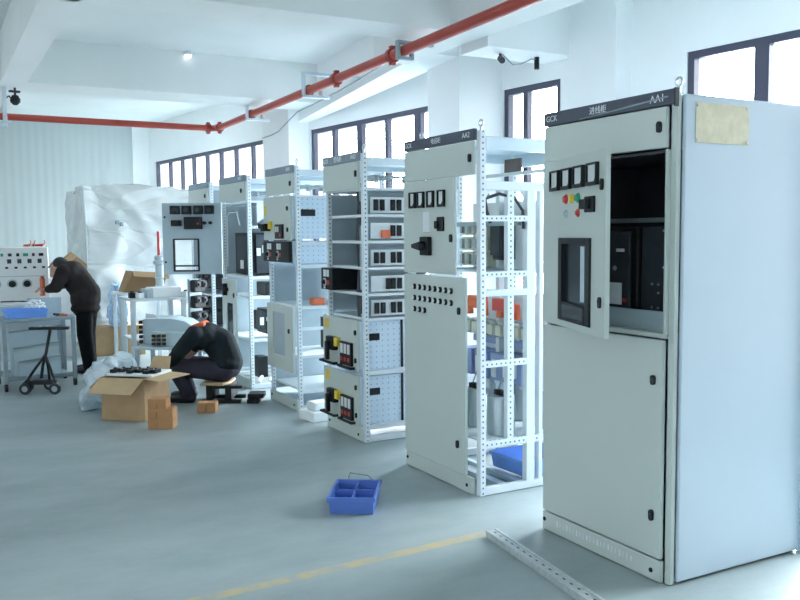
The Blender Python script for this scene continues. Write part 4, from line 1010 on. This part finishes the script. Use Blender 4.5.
for k, (x, y) in enumerate(((-7.36, -.83), (-7.26, -.76), (-7.26, -.24), (-7.60, -.30))):
    t = thing('circuit_breaker', lb[k], 'component', (x, y, .887), .3*k, 'loose parts on the steel table')
    B('breaker_case', ['black', 'foam', 'foam', 'black'][k], t, -.04, .04, -.035, .035, 0, .06, .004); B('toggle', 'dark', t, -.01, .01, -.02, .02, .0602, .078, .002)
    if k in (1, 2): t['label'] = ['', 'white breaker by the front left corner of the steel table', 'white breaker at the right front of the steel table'][k]; t.name = 'circuit_breaker'
# cable reels in the far cabinet opening
# drawer chassis with curved cover on a low trolley
dc = thing('drawer_chassis', 'pale grey withdrawn drawer unit with curved cover and black contacts, behind seated worker', 'drawer unit', (-6.62, -.60, .42), math.radians(61.4))
prof = [(-.26, .0), (.24, .0), (.24, .20), (.17, .245), (.02, .275), (-.26, .275)]
MB().hull([(p[0], .02, p[1]) for p in prof], [(p[0], .40, p[1]) for p in prof]).build('curved_cover', 'table', dc, .004)
MB().hull([(-.14, -.18, 0), (.27, -.18, 0), (.27, .018, 0), (-.14, .018, 0)], [(-.14, -.18, .155), (.27, -.18, .135), (.27, .018, .135), (-.14, .018, .155)]).build('front_module', 'porcelain', dc, .004)
m = B('contact_panel', 'beige', dc, -.135, .03, -.196, -.181, .01, .135, .002)
for i in range(3):
    for j in range(3): B('plug_contact', 'black', m, -.125+.055*i, -.085+.055*i, -.225, -.197, .015+.042*j, .045+.042*j, .003)
m = B('contact_strip', 'porcelain', dc, -.285, -.262, .02, .12, .0, .27, .002)
for j in range(5):
    B('plug_contact', 'black', m, -.325, -.286, .0, .05, .01+.053*j, .045+.053*j, .004)
MB().slab([(-.26, .05, .28), (-.10, .02, .285), (-.16, .02, .325), (-.26, .06, .33)], .006).build('bent_flange', 'white', dc)
lt = thing('low_trolley', 'low pale trolley under the withdrawn drawer unit', 'trolley', (-6.62, -.60, 0), math.radians(61.4))
B('deck', 'table', lt, -.32, .28, -.22, .41, .385, .418, .004)
for x in (-.29, .25):
    for y in (-.19, .38): B('leg', 'tablegrey', lt, x-.02, x+.02, y-.02, y+.02, .002, .385, .003)
# stack of black breakers beside it
bs = thing('breaker_rack', 'upright rack of round black breakers between the table and the far cabinet', 'rack', (-7.02, -.16, 0), math.radians(30))
B('rack_frame', 'tablegrey', bs, -.04, -.01, -.12, .08, .002, 1.10, .003)
for k in range(3):
    z = .66+.18*k
    m = B('breaker_case', 'black', bs, -.009, .06, -.11, .07, z-.07, z+.07, .012)
    for y in (-.07, .03): MB().lathe((.06, y, z+.02), [(.036, 0), (.034, .03), (.018, .032), (.016, .05)], 14, 0, 'x').build('terminal_stud', 'dark', m)

# ------------------------------------------------------------------ the two workers
FWD = math.atan2(-.878, -.479)
# standing worker: x forward (left in the photograph), y towards the camera, z up
w = thing('person', 'standing person in black cap and charcoal jacket leaning over the white console', 'person', (-7.84, -1.25, 0), FWD)
def body_standing():
    P = [('c', (.0, .085, .84), .09, (.0, .10, .46), .062), ('c', (.0, .10, .46), .058, (-.05, .10, .09), .040), ('c', (-.05, .10, .05), .030, (.05, .105, .038), .026),
         ('c', (.0, -.085, .84), .09, (.04, -.10, .46), .062), ('c', (.04, -.10, .46), .058, (.02, -.10, .09), .040), ('c', (.02, -.10, .05), .030, (.12, -.105, .038), .026),
         ('e', (.01, 0, .88), (.11, .16, .12)), ('c', (.01, 0, .92), .12, (.14, 0, 1.12), .135), ('e', (.17, 0, 1.17), (.13, .19, .13), .6),
         ('c', (.20, 0, 1.22), .062, (.26, 0, 1.23), .055),
         ('e', (.31, 0, 1.228), (.088, .075, .112), .95), ('e', (.355, 0, 1.173), (.055, .05, .06), .6),
         ('c', (.393, 0, 1.186), .014, (.402, 0, 1.168), .016), ('e', (.295, .077, 1.213), (.022, .010, .032)), ('e', (.295, -.077, 1.213), (.022, .010, .032)),
         ('c', (.19, .185, 1.19), .062, (.26, .225, 1.02), .046), ('c', (.26, .225, 1.02), .042, (.385, .15, .99), .032),
         ('c', (.21, -.185, 1.19), .062, (.32, -.21, 1.04), .046), ('c', (.32, -.21, 1.04), .042, (.45, -.10, 1.0), .032)]
    def hand(x, y, z, s):
        P.append(('e', (x+.035, y, z), (.045, .038, .019)))
        for i, (dy, ln) in enumerate(((-.027, .062), (-.009, .072), (.009, .068), (.026, .052))):
            a = (x+.07, y+dy, z); b = (x+.07+ln*.6, y+dy, z-.006); e = (x+.07+ln*.8, y+dy, z-.032)
            P.append(('c', a, .0085, b, .008)); P.append(('c', b, .008, e, .007))
        P.append(('c', (x+.015, y+s*.033, z), .011, (x+.055, y+s*.058, z-.014), .009)); P.append(('c', (x+.055, y+s*.058, z-.014), .009, (x+.085, y+s*.048, z-.02), .008))
    hand(.41, .14, .985, -1); hand(.48, -.09, .995, 1)
    return P
organic('body', body_standing(), 'skin', w, .0075, 3)
organic('jacket', [('c', (.015, 0, .78), .158, (.02, 0, .93), .158), ('e', (.015, 0, .755), (.165, .21, .075)), ('e', (.012, 0, .87), (.168, .212, .17)), ('c', (.0, 0, .93), .165, (.13, 0, 1.12), .165), ('e', (.16, 0, 1.17), (.15, .235, .145), .6), ('c', (.20, 0, 1.20), .09, (.255, 0, 1.245), .075),
        ('c', (.19, .185, 1.19), .088, (.26, .23, 1.02), .070), ('c', (.26, .23, 1.02), .066, (.38, .15, .99), .047),
        ('c', (.21, -.185, 1.19), .088, (.32, -.215, 1.04), .070), ('c', (.32, -.215, 1.04), .066, (.445, -.10, 1.0), .047)], 'jacket', w, .014, 3)
organic('trousers', [('e', (.005, 0, .79), (.12, .165, .09)), ('c', (.0, .085, .77), .10, (.0, .10, .46), .092), ('c', (.0, .10, .46), .092, (-.05, .10, .075), .078),
        ('c', (.0, -.085, .77), .10, (.04, -.10, .46), .092), ('c', (.04, -.10, .46), .092, (.02, -.10, .075), .078)], 'trousers', w, .014, 3)
for n_, (x, y) in enumerate(((-.05, .10), (.02, -.10))): organic('shoe', [('c', (x-.03, y, .047), .045, (x+.08, y, .042), .040), ('c', (x+.08, y, .042), .042, (x+.16, y+.005, .036), .034)], 'shoe', w, .010, 2)
organic('hair', [('e', (.272, 0, 1.262), (.084, .09, .09), .75), ('e', (.302, 0, 1.277), (.088, .084, .078), .9)], 'hair', w, .009, 3)
MB().hull([(.34, -.06, 1.293), (.34, .06, 1.293), (.425, .045, 1.233), (.425, -.045, 1.233)], [(.34, -.06, 1.303), (.34, .06, 1.303), (.425, .045, 1.240), (.425, -.045, 1.240)]).build('cap_peak', 'hair', w)
for s in (-1, 1): MB().lathe((.380, s*.032, 1.203), [(.004, -.008), (.010, -.002), (.010, .004), (.004, .009)], 10, 0, 'x').build('eye', 'hair', w)
B('mouth', 'pipedark', w, .390, .402, -.022, .022, 1.138, 1.145, .001)
sd = thing('orange_screwdriver', 'orange handled tool held upright in the standing person\'s hand', 'tool', (-7.935, -1.715, .915))
MB().cyl((0, 0, .0), (0, 0, .025), .03, 12).cyl((0, 0, .025), (0, 0, .20), .024, 12, .03).build('grip', 'orange', sd, .003); MB().cyl((0, 0, .20), (0, 0, .225), .02, 10).build('end_cap', 'pipedark', sd)

# seated worker
w2 = thing('person', 'seated person in dark jacket with orange collar, bent over the open cardboard box', 'person', (-5.44, -.62, 0), FWD)
def organic2(name, parts, *a):
    q = lambda p: (p[0]*.84 if p[0] < 0 else p[0], p[1], p[2])
    return organic(name, [(p[0], q(p[1]), p[2], q(p[3]), p[4]) if p[0] == 'c' else (p[0], q(p[1]))+tuple(p[2:]) for p in parts], *a)
hipL, hipR = (-.33, .09, .30), (-.33, -.09, .30)
kL, kR = (.185, .13, .335), (.20, -.12, .35); aL, aR = (.06, .12, .085), (.10, -.12, .085)
shL, shR = (-.03, .19, .66), (-.01, -.18, .66); eL, eR = (.115, .24, .50), (.15, -.22, .50); hL, hR = (.20, .16, .385), (.25, -.08, .42)
bp = [('e', (-.34, 0, .32), (.13, .17, .11)), ('c', (-.34, 0, .36), .12, (-.27, 0, .52), .125), ('e', (-.12, 0, .61), (.15, .18, .12), .5), ('c', (-.05, 0, .64), .06, (.03, 0, .58), .055),
      ('e', (.055, 0, .52), (.085, .075, .11), 2.2), ('e', (.09, 0, .465), (.055, .05, .06)), ('c', (.14, 0, .48), .014, (.145, 0, .465), .015), ('e', (.045, .078, .52), (.022, .01, .03)), ('e', (.045, -.078, .52), (.022, .01, .03)),
      ('c', hipL, .09, kL, .06), ('c', kL, .056, aL, .038), ('c', (aL[0], aL[1], .05), .030, (aL[0]+.10, aL[1], .038), .026),
      ('c', hipR, .09, kR, .06), ('c', kR, .056, aR, .038), ('c', (aR[0], aR[1], .05), .030, (aR[0]+.10, aR[1], .038), .026),
      ('c', shL, .06, eL, .046), ('c', eL, .042, hL, .032), ('c', shR, .06, eR, .046), ('c', eR, .042, hR, .032)]
for (hx, hy, hz), s in ((hL, -1), (hR, 1)):
    bp.append(('e', (hx+.035, hy, hz-.01), (.045, .038, .019)))
    for dy, ln in ((-.027, .062), (-.009, .072), (.009, .068), (.026, .052)):
        a = (hx+.07, hy+dy, hz-.012); b = (hx+.07+ln*.6, hy+dy, hz-.018); e = (hx+.07+ln*.75, hy+dy, hz-.044)
        bp.append(('c', a, .0085, b, .008)); bp.append(('c', b, .008, e, .007))
    bp.append(('c', (hx+.015, hy+s*.033, hz-.01), .011, (hx+.055, hy+s*.058, hz-.022), .009)); bp.append(('c', (hx+.055, hy+s*.058, hz-.022), .009, (hx+.082, hy+s*.048, hz-.03), .008))
organic2('body', bp, 'skin', w2, .0075, 3)
organic2('jacket', [('e', (-.345, 0, .36), (.155, .195, .10)), ('c', (-.35, 0, .38), .155, (-.285, 0, .54), .155), ('c', (-.285, 0, .54), .155, (-.13, 0, .63), .135), ('e', (-.10, 0, .625), (.16, .225, .13), .4), ('c', (-.06, 0, .66), .10, (.0, 0, .66), .085),
        ('c', shL, .088, eL, .070), ('c', eL, .066, hL, .048), ('c', shR, .088, eR, .070), ('c', eR, .066, hR, .048)], 'jacket2', w2, .013, 3)
organic2('collar', [('c', (-.09, -.08, .735), .040, (-.09, .09, .735), .040), ('c', (-.09, .09, .735), .040, (.02, .115, .705), .036), ('c', (-.09, -.08, .735), .040, (.02, -.09, .705), .036)], 'collar', w2, .010, 2)
organic2('trousers', [('e', (-.34, 0, .315), (.14, .19, .105)), ('c', hipL, .105, kL, .078), ('c', kL, .076, aL, .060), ('c', hipR, .105, kR, .078), ('c', kR, .076, aR, .060)], 'trousers2', w2, .013, 3)
for a in (aL, aR):
    s_ = organic2('shoe', [('c', (a[0]-.03, a[1], .047), .045, (a[0]+.08, a[1], .042), .040), ('c', (a[0]+.08, a[1], .042), .042, (a[0]+.16, a[1], .036), .034)], 'shoe', w2, .010, 2)
organic2('hair', [('e', (.035, 0, .545), (.088, .086, .088)), ('e', (.075, 0, .562), (.072, .08, .066))], 'hair', w2, .009, 3)
for s in (-1, 1): MB().lathe((.137, s*.032, .507), [(.004, -.008), (.010, -.002), (.010, .004), (.004, .009)], 10, 0, 'x').build('eye', 'hair', w2)
B('mouth', 'pipedark', w2, .137, .145, -.022, .022, .440, .447, .001)

# the low stool
sl = thing('low_stool', 'low wooden seat on black bars under the seated worker', 'stool', (-5.465, -.665, 0), FWD)
MB().hull([(-.14, -.17, .178), (-.12, .20, .178), (-.34, .22, .178), (-.40, .12, .178), (-.40, -.12, .178), (-.38, -.18, .178)], [(-.14, -.17, .200), (-.12, .20, .200), (-.34, .22, .200), (-.40, .12, .200), (-.40, -.12, .200), (-.38, -.18, .200)]).build('seat', 'wood', sl, .006)
for x in (-.20, -.38): B('leg', 'black', sl, x-.03, x+.03, -.15, .17, .035, .178, .004)
B('foot_bar', 'black', sl, -.50, -.12, .12, .17, .002, .034, .003); B('foot_bar', 'black', sl, -.50, -.12, -.15, -.10, .002, .034, .003)
B('cross_rail', 'black', sl, -.52, -.25, .175, .215, .150, .176, .003)
for k, (z, dx) in enumerate(((.002, .0), (.045, -.04))):
    t = thing('steel_bar', ['lower black steel bar on the floor right of the stool', 'upper black steel bar lying across the lower one right of the stool'][k], 'bar', (-5.44, -.62, z), FWD, 'black steel bars by the stool')
    B('bar_body', 'black', t, -.62+dx, -.51, .02-.04*k, .20-.04*k, 0, .042, .003); B('bar_end', 'dark', t, -.62+dx-.003, -.62+dx-.0002, .05-.04*k, .17-.04*k, .008, .034, 0)

# ------------------------------------------------------------------ light, camera, render look
wo = bpy.data.worlds.new('sky'); SC.world = wo; wo.use_nodes = True
nt = wo.node_tree; bg = nt.nodes['Background']; bg.inputs['Color'].default_value = (.87, .945, 1.0, 1)
tc = nt.nodes.new('ShaderNodeTexCoord'); vd = nt.nodes.new('ShaderNodeVectorMath'); vd.operation = 'DOT_PRODUCT'
SUN = Vector((-.36, .86, .36)).normalized(); vd.inputs[1].default_value = SUN
nt.links.new(tc.outputs['Generated'], vd.inputs[0])
mr = nt.nodes.new('ShaderNodeMapRange'); mr.interpolation_type = 'SMOOTHSTEP'      # hazy sky, brighter on the window side
mr.inputs['From Min'].default_value = .62; mr.inputs['From Max'].default_value = 1.0; mr.inputs['To Min'].default_value = 3.0; mr.inputs['To Max'].default_value = 70.0
nt.links.new(vd.outputs['Value'], mr.inputs['Value']); nt.links.new(mr.outputs[0], bg.inputs['Strength'])

def area(name, loc, rot, sx, sy, power, col):
    l = bpy.data.lights.new(name, 'AREA'); l.shape = 'RECTANGLE'; l.size = sx; l.size_y = sy; l.energy = power; l.color = col
    o = bpy.data.objects.new(name, l); COL.objects.link(o); o.location = loc; o.rotation_euler = rot
    return o
cam = bpy.data.cameras.new('camera'); co = bpy.data.objects.new('camera', cam); COL.objects.link(co); SC.camera = co
cam.sensor_width = 36; cam.sensor_fit = 'HORIZONTAL'; cam.lens = 860.978*36/800; cam.clip_start = .05
rv = Vector((.47924713, .8776443, -.00791621)); uv_ = Vector((-.06350649, .04367142, .99702544)); fw = Vector((-.87537941, .47731885, -.07666551))
mt = Matrix((rv, uv_, -fw)).transposed().to_4x4(); mt.translation = (2.7477, -2.8433, 1.5954); co.matrix_world = mt
bpy.data.scenes.remove(TMP)
SC.view_settings.view_transform = 'Standard'; SC.view_settings.look = 'None'; SC.view_settings.gamma = 1; SC.view_settings.use_curve_mapping = False
SC.view_settings.exposure = -.13
SC.cycles.max_bounces = 10; SC.cycles.diffuse_bounces = 6; SC.cycles.transparent_max_bounces = 16; SC.cycles.glossy_bounces = 4
SC.cycles.use_denoising = True; SC.cycles.sample_clamp_indirect = 8
